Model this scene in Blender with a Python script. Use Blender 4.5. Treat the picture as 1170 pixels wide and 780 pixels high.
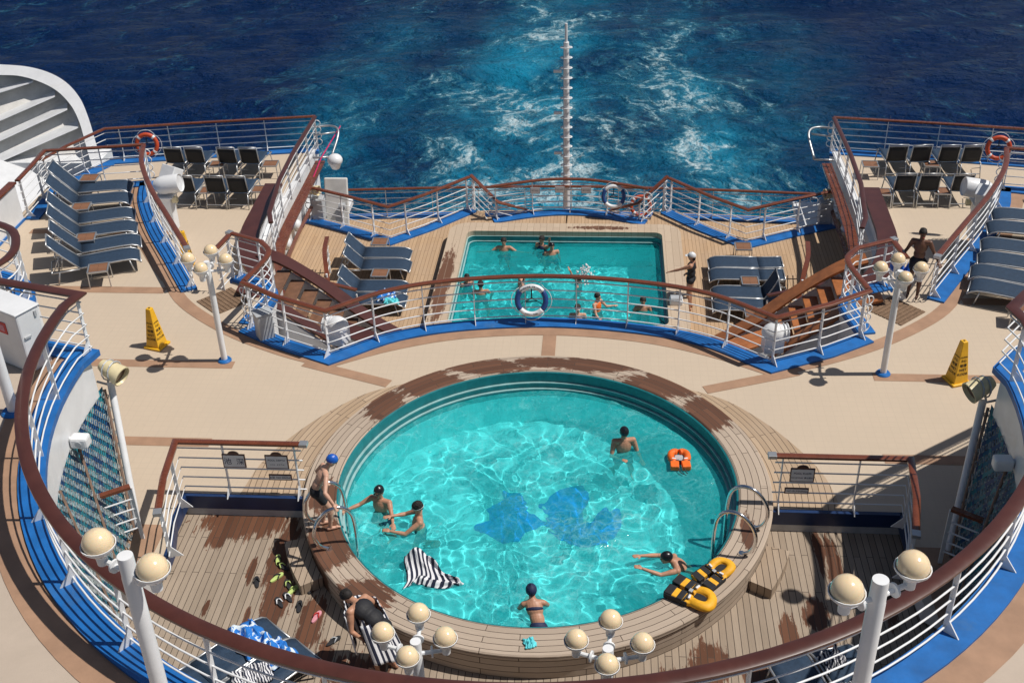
import bpy, bmesh, math, random
from mathutils import Vector, Matrix, noise
from mathutils.geometry import tessellate_polygon
random.seed(7)
R_ = math.radians
for o in list(bpy.data.objects): bpy.data.objects.remove(o)
scene = bpy.context.scene
# ------------------------------------------------------------------ camera
cam_d = bpy.data.cameras.new('camera'); cam = bpy.data.objects.new('camera', cam_d)
scene.collection.objects.link(cam); scene.camera = cam
cam_d.sensor_width = 36.0; cam_d.lens = 36.0*1328.7/1170.0
cam_d.clip_start = 0.1; cam_d.clip_end = 9000
PITCH, YAW, ROLL, CX, H = R_(31.8609), R_(5.1399), R_(-1.75449), 1.0684, 12.8
_f0 = Vector((-math.sin(YAW), math.cos(YAW), 0)); _r0 = Vector((math.cos(YAW), math.sin(YAW), 0)); _u0 = Vector((0, 0, 1))
_fw = _f0*math.cos(PITCH)-_u0*math.sin(PITCH); _up = _u0*math.cos(PITCH)+_f0*math.sin(PITCH)
_r = _r0*math.cos(ROLL)+_up*math.sin(ROLL); _u = _up*math.cos(ROLL)-_r0*math.sin(ROLL)
m = Matrix.Identity(4)
for i in range(3):
    m[i][0] = _r[i]; m[i][1] = _u[i]; m[i][2] = -_fw[i]
m[0][3] = CX; m[1][3] = 0; m[2][3] = H
cam.matrix_world = m
# ------------------------------------------------------------------ sky, sun, exposure
SUN_EL = R_(59.5); SUN_DIR = Vector((1.0, 0.04, 0)).normalized()      # horizontal direction TOWARDS the sun
world = bpy.data.worlds.new('World'); scene.world = world; world.use_nodes = True
wn = world.node_tree; bg = wn.nodes['Background']
sky = wn.nodes.new('ShaderNodeTexSky'); sky.sky_type = 'NISHITA'; sky.sun_disc = False
sky.sun_elevation = SUN_EL; sky.sun_rotation = math.atan2(SUN_DIR.x, SUN_DIR.y)
wn.links.new(sky.outputs[0], bg.inputs[0]); bg.inputs[1].default_value = 0.060
sd = bpy.data.lights.new('sun', 'SUN'); sd.energy = 5.0; sd.angle = R_(0.53); sd.color = (1.0, 0.95, 0.88)
sd.cycles.is_caustics_light = True
sun = bpy.data.objects.new('sun', sd); scene.collection.objects.link(sun)
tos = Vector((SUN_DIR.x*math.cos(SUN_EL), SUN_DIR.y*math.cos(SUN_EL), math.sin(SUN_EL)))
sun.rotation_euler = tos.to_track_quat('Z', 'Y').to_euler()
scene.view_settings.view_transform = 'Standard'; scene.view_settings.look = 'None'
scene.view_settings.gamma = 1; scene.view_settings.use_curve_mapping = False
scene.view_settings.exposure = -0.24
scene.cycles.max_bounces = 8; scene.cycles.transparent_max_bounces = 12
scene.cycles.sample_clamp_indirect = 4.0
# ------------------------------------------------------------------ materials
def nt(name):
    m = bpy.data.materials.new(name); m.use_nodes = True
    t = m.node_tree; b = t.nodes['Principled BSDF']
    return m, t, b
def N(t, ty, **kw):
    n = t.nodes.new(ty)
    for k, v in kw.items():
        if k.startswith('i_'):
            key = k[2:]; key = int(key) if key.isdigit() else key.replace('_', ' ')
            n.inputs[key].default_value = v
        else: setattr(n, k, v)
    return n
def math_n(t, op, a, b=None, c=None, clamp=False):
    n = t.nodes.new('ShaderNodeMath'); n.operation = op; n.use_clamp = clamp
    for i, v in enumerate((a, b, c)):
        if v is None: continue
        if isinstance(v, (int, float)): n.inputs[i].default_value = v
        else: t.links.new(v, n.inputs[i])
    return n.outputs[0]
def mix(t, fac, a, b, blend='MIX'):
    n = t.nodes.new('ShaderNodeMix'); n.data_type = 'RGBA'; n.blend_type = blend
    for k, v in ((0, fac), (6, a), (7, b)):
        if isinstance(v, (int, float)): n.inputs[k].default_value = v
        elif isinstance(v, tuple): n.inputs[k].default_value = (v[0], v[1], v[2], 1)
        else: t.links.new(v, n.inputs[k])
    return n.outputs[2]
def coord(t, kind='Object', scale=None, rot=None):
    tc = t.nodes.new('ShaderNodeTexCoord'); o = tc.outputs[kind]
    if scale or rot:
        mp = t.nodes.new('ShaderNodeMapping'); t.links.new(o, mp.inputs[0])
        if scale: mp.inputs['Scale'].default_value = scale
        if rot: mp.inputs['Rotation'].default_value = rot
        o = mp.outputs[0]
    return o
def noise_t(t, vec, scale, detail=4, rough=.55, dist=0):
    n = N(t, 'ShaderNodeTexNoise'); n.inputs['Scale'].default_value = scale; n.inputs['Detail'].default_value = detail
    n.inputs['Roughness'].default_value = rough; n.inputs['Distortion'].default_value = dist
    if vec is not None: t.links.new(vec, n.inputs['Vector'])
    return n.outputs[0]
def ramp(t, fac, p0, p1, c0=(0, 0, 0), c1=(1, 1, 1)):
    n = N(t, 'ShaderNodeValToRGB'); e = n.color_ramp.elements
    e[0].position = p0; e[1].position = p1; e[0].color = (*c0, 1); e[1].color = (*c1, 1)
    t.links.new(fac, n.inputs[0]); return n.outputs[0]
def bump(t, b, h, strength=.3, dist=.02):
    n = N(t, 'ShaderNodeBump'); n.inputs['Strength'].default_value = strength; n.inputs['Distance'].default_value = dist
    t.links.new(h, n.inputs['Height']); t.links.new(n.outputs[0], b.inputs['Normal']); return n
def plain(name, col, rough=.5, metal=0, var=.12, vscale=6, coat=0, dirt=None, bmp=0):
    m, t, b = nt(name)
    v = coord(t)
    n1 = noise_t(t, v, vscale, 5, .6)
    dk = tuple(c*(1-var*1.6) for c in col); lt = tuple(min(1, c*(1+var)) for c in col)
    c = mix(t, ramp(t, n1, .3, .7), dk, lt)
    if dirt:
        d = ramp(t, noise_t(t, v, vscale*.35, 8, .75, .6), .57, .75)
        c = mix(t, math_n(t, 'MULTIPLY', d, .6), c, dirt)
    t.links.new(c, b.inputs['Base Color'])
    b.inputs['Roughness'].default_value = rough; b.inputs['Metallic'].default_value = metal
    b.inputs['Coat Weight'].default_value = coat
    r = math_n(t, 'ADD', math_n(t, 'MULTIPLY', noise_t(t, v, vscale*3, 4), .2), rough-.1, clamp=True)
    t.links.new(r, b.inputs['Roughness'])
    if bmp: bump(t, b, noise_t(t, v, vscale*8, 5), bmp, .01)
    return m
MAT = {}
MAT['white'] = plain('white_paint', (.74, .75, .76), .35, 0, .05, 2.5, dirt=(.55, .52, .46))
MAT['white_rail'] = plain('white_rail_paint', (.76, .77, .78), .35, 0, .04, 5)
MAT['grey'] = plain('grey_paint', (.42, .44, .46), .45, 0, .1, 4)
MAT['panel_grey'] = plain('weathered_panel', (.72, .70, .66), .6, 0, .1, 2, dirt=(.35, .31, .27))
MAT['dark'] = plain('dark_rubber', (.02, .02, .023), .6, 0, .2)
MAT['blue'] = plain('blue_deck_paint', (.010, .130, .41), .5, 0, .16, 3, dirt=(.07, .15, .26), bmp=.15)
MAT['navy_paint'] = plain('navy_kerb_paint', (.012, .035, .11), .4, 0, .12, 3)
MAT['mahog'] = plain('varnished_mahogany', (.155, .042, .018), .28, 0, .14, 3.5, coat=.5)
MAT['mahog_dark'] = plain('dark_mahogany', (.080, .025, .017), .33, 0, .12, 3, coat=.35)
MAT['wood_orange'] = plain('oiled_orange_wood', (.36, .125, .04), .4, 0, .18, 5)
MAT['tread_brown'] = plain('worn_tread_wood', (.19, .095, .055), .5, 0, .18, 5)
MAT['alu'] = plain('aluminium', (.50, .51, .52), .38, .7, .05, 5)
MAT['chrome'] = plain('chrome', (.75, .76, .77), .12, 1.0, .03, 5)
MAT['sling'] = plain('navy_sling', (.017, .040, .078), .75, 0, .15, 14, bmp=.2)
MAT['sling_shade'] = plain('shaded_sling', (.012, .014, .018), .75, 0, .15, 14)  # sling colour darkened to carry the shade on the chair backs
MAT['yellow'] = plain('yellow_plastic', (.80, .44, .02), .4, 0, .1, 5)
MAT['orange'] = plain('orange_fabric', (.85, .15, .012), .6, 0, .12, 9, bmp=.2)
MAT['life_yellow'] = plain('yellow_fabric', (.85, .42, .015), .6, 0, .12, 9, bmp=.2)
MAT['ring_orange'] = plain('ring_orange', (.55, .07, .02), .5, 0, .1)
MAT['ring_blue'] = plain('ring_blue', (.015, .06, .22), .5, 0, .1)
MAT['cream'] = plain('cream_enamel', (.72, .62, .38), .4, 0, .08, 6)
MAT['skin'] = plain('skin_warm', (.47, .24, .15), .5, 0, .10, 7)
MAT['skin_pale'] = plain('skin_pale', (.58, .33, .23), .5, 0, .08, 7)
MAT['skin_dark'] = plain('skin_dark', (.14, .065, .04), .45, 0, .1, 7)
MAT['hair'] = plain('black_hair', (.014, .010, .009), .75, 0, .3, 30)
MAT['capblack'] = plain('black_swim_cap', (.012, .012, .016), .3, 0, .1)
MAT['capblue'] = plain('blue_swim_cap', (.01, .10, .48), .35, 0, .1)
MAT['navy'] = plain('navy_cloth', (.012, .02, .07), .7, 0, .2, 12)
MAT['black'] = plain('black_cloth', (.012, .012, .016), .7, 0, .2, 12)
MAT['pink'] = plain('pink_cloth', (.65, .28, .33), .7, 0, .15, 12)
MAT['teal'] = plain('cyan_cloth', (.10, .60, .66), .6, 0, .15, 12)
MAT['lime'] = plain('lime_foam', (.50, .62, .20), .6, 0, .1)
MAT['red'] = plain('red_paint', (.55, .03, .03), .5, 0, .1)
MAT['magenta'] = plain('magenta_cord', (.55, .02, .12), .5, 0, .1)
MAT['carpet'] = plain('brown_mat', (.20, .125, .075), .9, 0, .2, 20, bmp=.4)
MAT['plate'] = plain('sign_plate', (.78, .78, .78), .4, 0, .05)
MAT['stripe'] = plain('brown_deck_stripe', (.36, .215, .135), .75, 0, .1, 3, dirt=(.28, .18, .12), bmp=.15)
MAT['seam'] = plain('caulk', (.03, .025, .02), .8)

def mat_deck():
    m, t, b = nt('beige_tile_deck'); v = coord(t)
    bt = N(t, 'ShaderNodeTexBrick'); bt.offset = 0; t.links.new(v, bt.inputs['Vector'])
    bt.inputs['Color1'].default_value = (.545, .442, .332, 1); bt.inputs['Color2'].default_value = (.535, .433, .325, 1)
    bt.inputs['Mortar'].default_value = (.50, .405, .305, 1); bt.inputs['Scale'].default_value = 1
    bt.inputs['Brick Width'].default_value = .16; bt.inputs['Row Height'].default_value = .16
    bt.inputs['Mortar Size'].default_value = .006; bt.inputs['Bias'].default_value = 0
    n = noise_t(t, v, .8, 8, .7, .4)
    c = mix(t, ramp(t, n, .35, .7), mix(t, .55, bt.outputs[0], (.49, .40, .305)), bt.outputs[0])
    st = ramp(t, noise_t(t, v, 3.0, 9, .8, 1), .60, .75)
    c = mix(t, math_n(t, 'MULTIPLY', st, .35), c, (.40, .32, .24))
    scuff = ramp(t, noise_t(t, coord(t, scale=(6, .7, 1), rot=(0, 0, .5)), 2.2, 6, .7), .62, .72)
    c = mix(t, math_n(t, 'MULTIPLY', scuff, .22), c, (.30, .24, .18))
    t.links.new(c, b.inputs['Base Color']); b.inputs['Roughness'].default_value = .7
    bump(t, b, noise_t(t, v, 60, 3), .15, .005)
    return m
MAT['deck'] = mat_deck()
def mat_upper():
    m, t, b = nt('beige_upper_deck'); v = coord(t)
    n = noise_t(t, v, 1.0, 8, .7, .4)
    c = mix(t, ramp(t, n, .3, .7), (.42, .345, .275), (.50, .41, .33))
    t.links.new(c, b.inputs['Base Color']); b.inputs['Roughness'].default_value = .8
    bump(t, b, noise_t(t, v, 80, 3), .3, .006); return m
MAT['upper'] = mat_upper()
def mat_teak(name, polar=False, wet='none', width=.105, seam=(.045, .032, .024), base=(.40, .275, .18), lo=(.30, .20, .125)):
    m, t, b = nt(name)
    if polar: v = coord(t, 'UV')
    else: v = coord(t, 'Object', rot=(0, 0, R_(90)))
    w = coord(t)
    bt = N(t, 'ShaderNodeTexBrick'); bt.offset = .37; bt.offset_frequency = 2; t.links.new(v, bt.inputs['Vector'])
    bt.inputs['Color1'].default_value = (1, 1, 1, 1); bt.inputs['Color2'].default_value = (0, 0, 0, 1)
    bt.inputs['Mortar'].default_value = (.5, .5, .5, 1); bt.inputs['Scale'].default_value = 1
    bt.inputs['Brick Width'].default_value = 2.3 if not polar else 1.45; bt.inputs['Row Height'].default_value = width
    bt.inputs['Mortar Size'].default_value = .0055; bt.inputs['Bias'].default_value = 0
    bw = N(t, 'ShaderNodeSeparateColor'); t.links.new(bt.outputs[0], bw.inputs[0])
    c = mix(t, bw.outputs[0], lo, base)
    grain = noise_t(t, coord(t, 'UV' if polar else 'Object', scale=((2, 40, 1) if polar else (40, 2, 1))), 2, 5, .7)
    c = mix(t, math_n(t, 'MULTIPLY', ramp(t, grain, .35, .75), .4), c, tuple(x*.62 for x in lo))
    big = noise_t(t, w, .7, 6, .65, .3)
    c = mix(t, math_n(t, 'MULTIPLY', ramp(t, big, .35, .7), .30), c, (.46, .37, .29))
    rough = .75; wetm = None
    if wet != 'none':
        sx = N(t, 'ShaderNodeSeparateXYZ'); t.links.new(w, sx.inputs[0])
        X, Y = sx.outputs[0], sx.outputs[1]
        def blob(cx, cy, rx, ry):
            dx = math_n(t, 'DIVIDE', math_n(t, 'SUBTRACT', X, cx), rx); dy = math_n(t, 'DIVIDE', math_n(t, 'SUBTRACT', Y, cy), ry)
            d = math_n(t, 'ADD', math_n(t, 'MULTIPLY', dx, dx), math_n(t, 'MULTIPLY', dy, dy))
            return math_n(t, 'SUBTRACT', 1.0, math_n(t, 'SQRT', d))
        acc = None; KS = .16 if wet == 'cope' else .09
        for bl in WET[wet]:
            k = blob(*bl); acc = k if acc is None else math_n(t, 'MAXIMUM', acc, k)
        ed = noise_t(t, coord(t, scale=(4.5, .8, 1)) if not polar else coord(t, 'UV', scale=(1, 3.2, 1)), 3.0, 7, .7)
        e2 = math_n(t, 'MULTIPLY', math_n(t, 'SUBTRACT', ed, .5), 2.2)
        wetm = math_n(t, 'MULTIPLY', math_n(t, 'ADD', acc, e2), 7, clamp=True)
        spk = noise_t(t, w, 7.0, 3, .6)
        sp = math_n(t, 'MULTIPLY', math_n(t, 'SUBTRACT', math_n(t, 'ADD', spk, math_n(t, 'MULTIPLY', acc, KS)), .665), 30, clamp=True)
        wetm = math_n(t, 'MAXIMUM', wetm, sp)
        c = mix(t, math_n(t, 'MULTIPLY', wetm, .9), c, mix(t, bw.outputs[0], (.075, .024, .011), (.13, .045, .020)))
    c = mix(t, bt.outputs[1], c, seam)
    t.links.new(c, b.inputs['Base Color'])
    if wetm is not None: t.links.new(math_n(t, 'SUBTRACT', .78, math_n(t, 'MULTIPLY', wetm, .30)), b.inputs['Roughness'])
    else: b.inputs['Roughness'].default_value = .78
    b.inputs['Specular IOR Level'].default_value = .22
    h = math_n(t, 'SUBTRACT', math_n(t, 'MULTIPLY', grain, .3), bt.outputs[1])
    bump(t, b, h, .35, .006)
    return m
WET = {'deck': [(-5.0, 15.05, .85, .45), (-5.4, 14.8, .2, .5), (-4.2, 14.3, .2, 1.0), (-4.0, 13.3, .26, .7), (-3.35, 12.7, .22, .7), (-3.0, 12.1, .14, .35), (-2.45, 11.75, .55, .4), (-1.7, 11.5, .35, .25), (-4.6, 13.9, .07, .35), (-5.1, 13.0, .05, .2), (-3.9, 12.2, .06, .3), (-4.4, 12.8, .06, .3), (-3.5, 13.7, .12, .3), (2.2, 11.65, .3, .5),
                (4.72, 14.8, .09, .7), (4.9, 14.3, .14, .9), (4.45, 13.3, .2, .4), (4.0, 12.85, .16, .5), (2.75, 12.2, .32, .5), (3.4, 12.1, .2, .3), (2.0, 11.4, .35, .3), (3.9, 12.2, .1, .5), (5.6, 13.6, .12, .6), (4.6, 12.5, .1, .4)],
       'cope': [(-3.3, 14.0, .5, .7), (-2.3, 18.7, .8, .5), (-3.0, 17.9, .4, .6), (-1.2, 19.35, .9, .3), (.0, 19.55, .8, .2), (2.3, 18.8, 1.0, .45), (1.0, 19.5, 1.1, .28), (3.05, 17.9, .5, .6), (-2.5, 12.9, .5, .4), (3.5, 14.6, .12, .5), (-1.2, 19.3, .6, .2), (-3.6, 15.2, .3, .5)],
       'rear': [(-3.22, 27.2, .22, 2.2), (-3.2, 26.3, .2, .9), (1.0, 30.75, .9, .12)]}
MAT['teak_deck'] = mat_teak('teak_deck', False, 'deck', base=(.375, .30, .23), lo=(.28, .22, .165), seam=(.06, .045, .035))
MAT['teak_rear'] = mat_teak('teak_rear_deck', False, 'none', base=(.53, .36, .215), lo=(.43, .285, .17), seam=(.22, .14, .08))
MAT['teak_cope'] = mat_teak('teak_coping', True, 'cope', width=.115, base=(.50, .405, .32), lo=(.40, .32, .25), seam=(.07, .05, .038))
MAT['teak_ring'] = mat_teak('teak_ring', True, 'none', width=.105, base=(.52, .385, .26), lo=(.40, .285, .185), seam=(.08, .055, .04))
MAT['teak_rcope'] = mat_teak('teak_rear_coping', False, 'rear', width=.19, seam=(.30, .22, .16), base=(.55, .435, .32), lo=(.49, .38, .275))
MAT['teak_step'] = mat_teak('teak_step', False, 'none', base=(.46, .36, .27), lo=(.33, .25, .18))

def mat_basin():
    m, t, b = nt('turquoise_basin_tiles'); v = coord(t)
    bt = N(t, 'ShaderNodeTexBrick'); bt.offset = 0; t.links.new(v, bt.inputs['Vector'])
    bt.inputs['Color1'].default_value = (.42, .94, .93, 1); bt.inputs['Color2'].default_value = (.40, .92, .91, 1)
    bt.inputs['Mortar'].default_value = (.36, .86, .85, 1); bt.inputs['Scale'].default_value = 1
    bt.inputs['Brick Width'].default_value = .1; bt.inputs['Row Height'].default_value = .1; bt.inputs['Mortar Size'].default_value = .006
    t.links.new(bt.outputs[0], b.inputs['Base Color']); b.inputs['Roughness'].default_value = .4
    return m
MAT['basin'] = mat_basin()
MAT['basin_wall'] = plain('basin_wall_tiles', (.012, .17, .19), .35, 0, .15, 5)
MAT['basin_line'] = plain('basin_ledge_tiles', (.30, .48, .48), .35, 0, .1, 5)
MAT['mosaic'] = plain('blue_mosaic', (.001, .17, .78), .4, 0, .12, 2.2)
def mat_water(name, col, foam_caustic_amt, rscale, tint):
    m, t, b = nt(name); v = coord(t)
    out = t.nodes['Material Output']; t.nodes.remove(b)
    rip = N(t, 'ShaderNodeBump'); rip.inputs['Strength'].default_value = .75; rip.inputs['Distance'].default_value = .11
    n1 = noise_t(t, v, rscale, 4, .6, 1.2); n2 = noise_t(t, v, rscale*3.2, 3, .6, .8)
    hh = math_n(t, 'ADD', n1, math_n(t, 'MULTIPLY', n2, .35)); t.links.new(hh, rip.inputs['Height'])
    tr = N(t, 'ShaderNodeBsdfRefraction'); tr.inputs['Color'].default_value = (*tint, 1); tr.inputs['IOR'].default_value = 1.33; tr.inputs['Roughness'].default_value = 0
    df = N(t, 'ShaderNodeBsdfDiffuse'); 
    # bubble threads in churned water, plus caustic light painted as bright cell edges
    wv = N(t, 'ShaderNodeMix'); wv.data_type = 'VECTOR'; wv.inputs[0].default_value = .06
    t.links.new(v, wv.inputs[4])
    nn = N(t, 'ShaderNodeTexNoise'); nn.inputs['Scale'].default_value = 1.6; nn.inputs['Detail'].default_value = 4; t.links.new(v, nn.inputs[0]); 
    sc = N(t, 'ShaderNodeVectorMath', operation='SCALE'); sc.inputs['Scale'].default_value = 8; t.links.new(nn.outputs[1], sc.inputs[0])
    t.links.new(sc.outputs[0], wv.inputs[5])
    def caustic_cells(sc_, w_):
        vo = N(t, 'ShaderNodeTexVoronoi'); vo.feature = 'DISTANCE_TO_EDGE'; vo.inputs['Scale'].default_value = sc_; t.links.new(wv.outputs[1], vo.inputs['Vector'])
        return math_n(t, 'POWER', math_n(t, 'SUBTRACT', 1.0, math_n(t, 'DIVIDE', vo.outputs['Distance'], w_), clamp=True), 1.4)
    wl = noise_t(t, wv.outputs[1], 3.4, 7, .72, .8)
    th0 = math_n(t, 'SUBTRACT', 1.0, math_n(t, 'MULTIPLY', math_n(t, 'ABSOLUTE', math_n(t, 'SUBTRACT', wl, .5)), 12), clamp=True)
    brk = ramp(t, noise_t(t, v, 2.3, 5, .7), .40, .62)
    thread = math_n(t, 'ADD', math_n(t, 'MULTIPLY', th0, .45), math_n(t, 'MULTIPLY', math_n(t, 'MULTIPLY', caustic_cells(2.6, .11), brk), .75), clamp=True)
    th2 = math_n(t, 'MULTIPLY', caustic_cells(6.0, .12), ramp(t, noise_t(t, v, 1.4, 5, .7), .42, .6))
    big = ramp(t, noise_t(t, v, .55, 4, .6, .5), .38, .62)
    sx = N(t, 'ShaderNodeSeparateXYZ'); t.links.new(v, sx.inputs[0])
    pale_mask = math_n(t, 'MULTIPLY', math_n(t, 'ADD', math_n(t, 'MULTIPLY', thread, .65), math_n(t, 'MULTIPLY', th2, .5)), math_n(t, 'ADD', math_n(t, 'MULTIPLY', big, .8), .15))
    if foam_caustic_amt > .5:
        # patch of bubbles and painted caustics: from the centre of the pool to its upper left
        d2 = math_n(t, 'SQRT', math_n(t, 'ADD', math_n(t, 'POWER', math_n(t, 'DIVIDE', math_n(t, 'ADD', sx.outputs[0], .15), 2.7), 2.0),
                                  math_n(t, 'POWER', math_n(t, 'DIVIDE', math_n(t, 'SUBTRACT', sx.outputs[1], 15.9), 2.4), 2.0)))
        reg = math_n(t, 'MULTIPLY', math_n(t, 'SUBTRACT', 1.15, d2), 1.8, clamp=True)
        pale_mask = math_n(t, 'MULTIPLY', pale_mask, math_n(t, 'ADD', math_n(t, 'MULTIPLY', reg, .9), .1))
    pale_mask = math_n(t, 'MULTIPLY', pale_mask, foam_caustic_amt, clamp=True)
    t.links.new(mix(t, pale_mask, col, (.62, .80, .78)), df.inputs[0])
    ms = N(t, 'ShaderNodeMixShader')
    fac = math_n(t, 'ADD', .25, math_n(t, 'MULTIPLY', pale_mask, .60), clamp=True)
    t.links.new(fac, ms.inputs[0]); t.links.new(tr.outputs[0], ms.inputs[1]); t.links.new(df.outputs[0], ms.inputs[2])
    gl = N(t, 'ShaderNodeBsdfGlossy'); gl.inputs['Roughness'].default_value = .08; t.links.new(rip.outputs[0], gl.inputs['Normal'])
    fr = N(t, 'ShaderNodeFresnel'); fr.inputs[0].default_value = 1.33; t.links.new(rip.outputs[0], fr.inputs['Normal'])
    m2 = N(t, 'ShaderNodeMixShader'); t.links.new(fr.outputs[0], m2.inputs[0]); t.links.new(ms.outputs[0], m2.inputs[1]); t.links.new(gl.outputs[0], m2.inputs[2])
    t.links.new(rip.outputs[0], df.inputs['Normal'])
    t.links.new(m2.outputs[0], out.inputs[0]); return m
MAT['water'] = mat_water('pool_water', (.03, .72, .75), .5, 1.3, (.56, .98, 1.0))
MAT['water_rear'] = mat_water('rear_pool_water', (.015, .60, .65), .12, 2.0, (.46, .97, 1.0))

def mat_sea():
    m, t, b = nt('sea_water'); v = coord(t)
    sx = N(t, 'ShaderNodeSeparateXYZ'); t.links.new(v, sx.inputs[0]); X0, Y = sx.outputs[0], sx.outputs[1]
    M = lambda a, b_: math_n(t, 'MULTIPLY', a, b_)
    A = lambda a, b_: math_n(t, 'ADD', a, b_)
    wob = noise_t(t, v, .035, 5, .62)
    X = A(X0, M(math_n(t, 'SUBTRACT', wob, .5), 18))
    def band(c, w, soft):
        d = math_n(t, 'ABSOLUTE', math_n(t, 'SUBTRACT', X, c))
        r = math_n(t, 'DIVIDE', math_n(t, 'SUBTRACT', w, d), soft, clamp=True)
        return math_n(t, 'SMOOTH_MIN', r, 1.0, .2)
    near = math_n(t, 'DIVIDE', math_n(t, 'SUBTRACT', 128, Y), 50, clamp=True)
    patch = ramp(t, noise_t(t, v, .075, 4, .6, 1.2), .40, .60)
    p2 = ramp(t, noise_t(t, v, .25, 6, .68, .7), .36, .66)
    core = band(-4.5, 9, 7); right = band(9, 6, 6); left = band(-18, 9, 9); mid = band(2, 22, 12)
    aer = math_n(t, 'MAXIMUM', M(core, 1.0), math_n(t, 'MAXIMUM', M(right, .65), math_n(t, 'MAXIMUM', M(left, .36), M(mid, .33))))
    aer = M(aer, A(A(M(patch, .62), .20), M(p2, .30)))
    aer = M(aer, A(.38, M(near, .75)))
    # domain bent into arcs that trail back and outwards from the centre line, then warped
    cmb = N(t, 'ShaderNodeCombineXYZ'); t.links.new(X0, cmb.inputs[0]); t.links.new(A(M(Y, .95), M(math_n(t, 'POWER', math_n(t, 'ABSOLUTE', math_n(t, 'SUBTRACT', X0, 1.0)), 1.4), .16)), cmb.inputs[1])
    nn = N(t, 'ShaderNodeTexNoise'); nn.inputs['Scale'].default_value = .16; nn.inputs['Detail'].default_value = 4; t.links.new(v, nn.inputs[0])
    sc = N(t, 'ShaderNodeVectorMath', operation='SCALE'); sc.inputs['Scale'].default_value = 9; t.links.new(nn.outputs[1], sc.inputs[0])
    ad = N(t, 'ShaderNodeVectorMath', operation='ADD'); t.links.new(cmb.outputs[0], ad.inputs[0]); t.links.new(sc.outputs[0], ad.inputs[1])
    def ridged(scale, detail, rough=.6, gain=2.0, vec=None):
        n = N(t, 'ShaderNodeTexNoise'); n.noise_type = 'RIDGED_MULTIFRACTAL'; n.normalize = False
        n.inputs['Scale'].default_value = scale; n.inputs['Detail'].default_value = detail; n.inputs['Roughness'].default_value = rough
        n.inputs['Lacunarity'].default_value = 2.15; n.inputs['Offset'].default_value = 1.0; n.inputs['Gain'].default_value = gain
        t.links.new(vec or ad.outputs[0], n.inputs['Vector']); return n.outputs[0]
    r1 = ridged(.135, 9, .72); r2 = ridged(.42, 6, .75)
    fl = math_n(t, 'MAXIMUM', math_n(t, 'MAXIMUM', band(-4.5, 8.0, 6), M(band(8.0, 5.0, 5), .85)), math_n(t, 'MAXIMUM', M(band(1, 17, 6), .45), M(band(-19, 8, 7), .25)))
    fl = M(fl, A(.62, M(near, .42)))
    gate = ramp(t, noise_t(t, ad.outputs[0], .07, 3, .6), .36, .62)
    lvl = A(M(r1, .58), M(r2, .32))
    lvl = A(lvl, M(math_n(t, "SUBTRACT", fl, 1.0), .95)); lvl = A(lvl, M(math_n(t, 'SUBTRACT', gate, .5), .34))
    pale_mask = ramp(t, M(lvl, .42), FOAM0, FOAM1)
    milk = M(ramp(t, M(lvl, .42), FOAM0-.20, FOAM1), .50)      # thin froth around the threads
    cap = M(math_n(t, 'SUBTRACT', noise_t(t, coord(t, scale=(.6, 1.3, 1)), .5, 8, .76), .728), 18)
    cap = math_n(t, 'MINIMUM', math_n(t, 'MAXIMUM', cap, 0.0), 1.0)
    pale_mask = math_n(t, 'MAXIMUM', pale_mask, M(cap, .7))
    deep = mix(t, noise_t(t, v, .03, 5), (.0004, .0105, .052), (.0009, .0200, .086))
    c = mix(t, aer, deep, (.010, .27, .44))
    c = mix(t, milk, c, (.10, .42, .50))
    c = mix(t, pale_mask, c, (.56, .67, .70))
    t.links.new(c, b.inputs['Base Color'])
    t.links.new(A(.13, M(pale_mask, .5)), b.inputs['Roughness'])
    b.inputs['IOR'].default_value = 1.33; b.inputs['Specular IOR Level'].default_value = .17
    h1 = noise_t(t, coord(t, scale=(.9, 1.1, 1), rot=(0, 0, .2)), 1.05, 5, .60, .5)
    h0 = noise_t(t, coord(t, scale=(.8, 1.2, 1), rot=(0, 0, -.25)), .30, 4, .6, .3)
    h2 = noise_t(t, v, 3.6, 4, .6)
    h = A(A(M(h0, 1.5), h1), M(h2, .22))
    bump(t, b, h, 1.0, .85)
    return m
FOAM0, FOAM1 = .725, 1.0
MAT['sea'] = mat_sea()
def mat_globe():
    m, t, b = nt('amber_globe'); b.inputs['Base Color'].default_value = (.84, .66, .42, 1)
    b.inputs['Roughness'].default_value = .18; b.inputs['Coat Weight'].default_value = .6
    b.inputs['Subsurface Weight'].default_value = .25; b.inputs['Subsurface Radius'].default_value = (.08, .05, .03); b.inputs['Subsurface Scale'].default_value = .6
    return m
MAT['globe'] = mat_globe()
def mat_stripes(name, a, bcol, freq, vec=(1, 0, 0), dist=1.5, kind='Object'):
    m, t, b = nt(name); v = coord(t, kind)
    w = N(t, 'ShaderNodeTexWave'); w.wave_type = 'BANDS'; w.bands_direction = 'X'
    w.inputs['Scale'].default_value = freq; w.inputs['Distortion'].default_value = dist; w.inputs['Detail'].default_value = 1; w.inputs['Detail Scale'].default_value = 1.2
    t.links.new(v, w.inputs[0]); c = mix(t, ramp(t, w.outputs[1], .47, .53), a, bcol)
    t.links.new(c, b.inputs['Base Color']); b.inputs['Roughness'].default_value = .9
    bump(t, b, noise_t(t, v, 60, 3), .4, .01); return m
MAT['stripe_towel'] = mat_stripes('striped_towel', (.012, .016, .04), (.72, .72, .74), 1.9, dist=.6, kind='UV')
MAT['stripe_crumpled'] = mat_stripes('crumpled_striped_towel', (.015, .02, .05), (.72, .72, .74), 8, dist=6)
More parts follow.
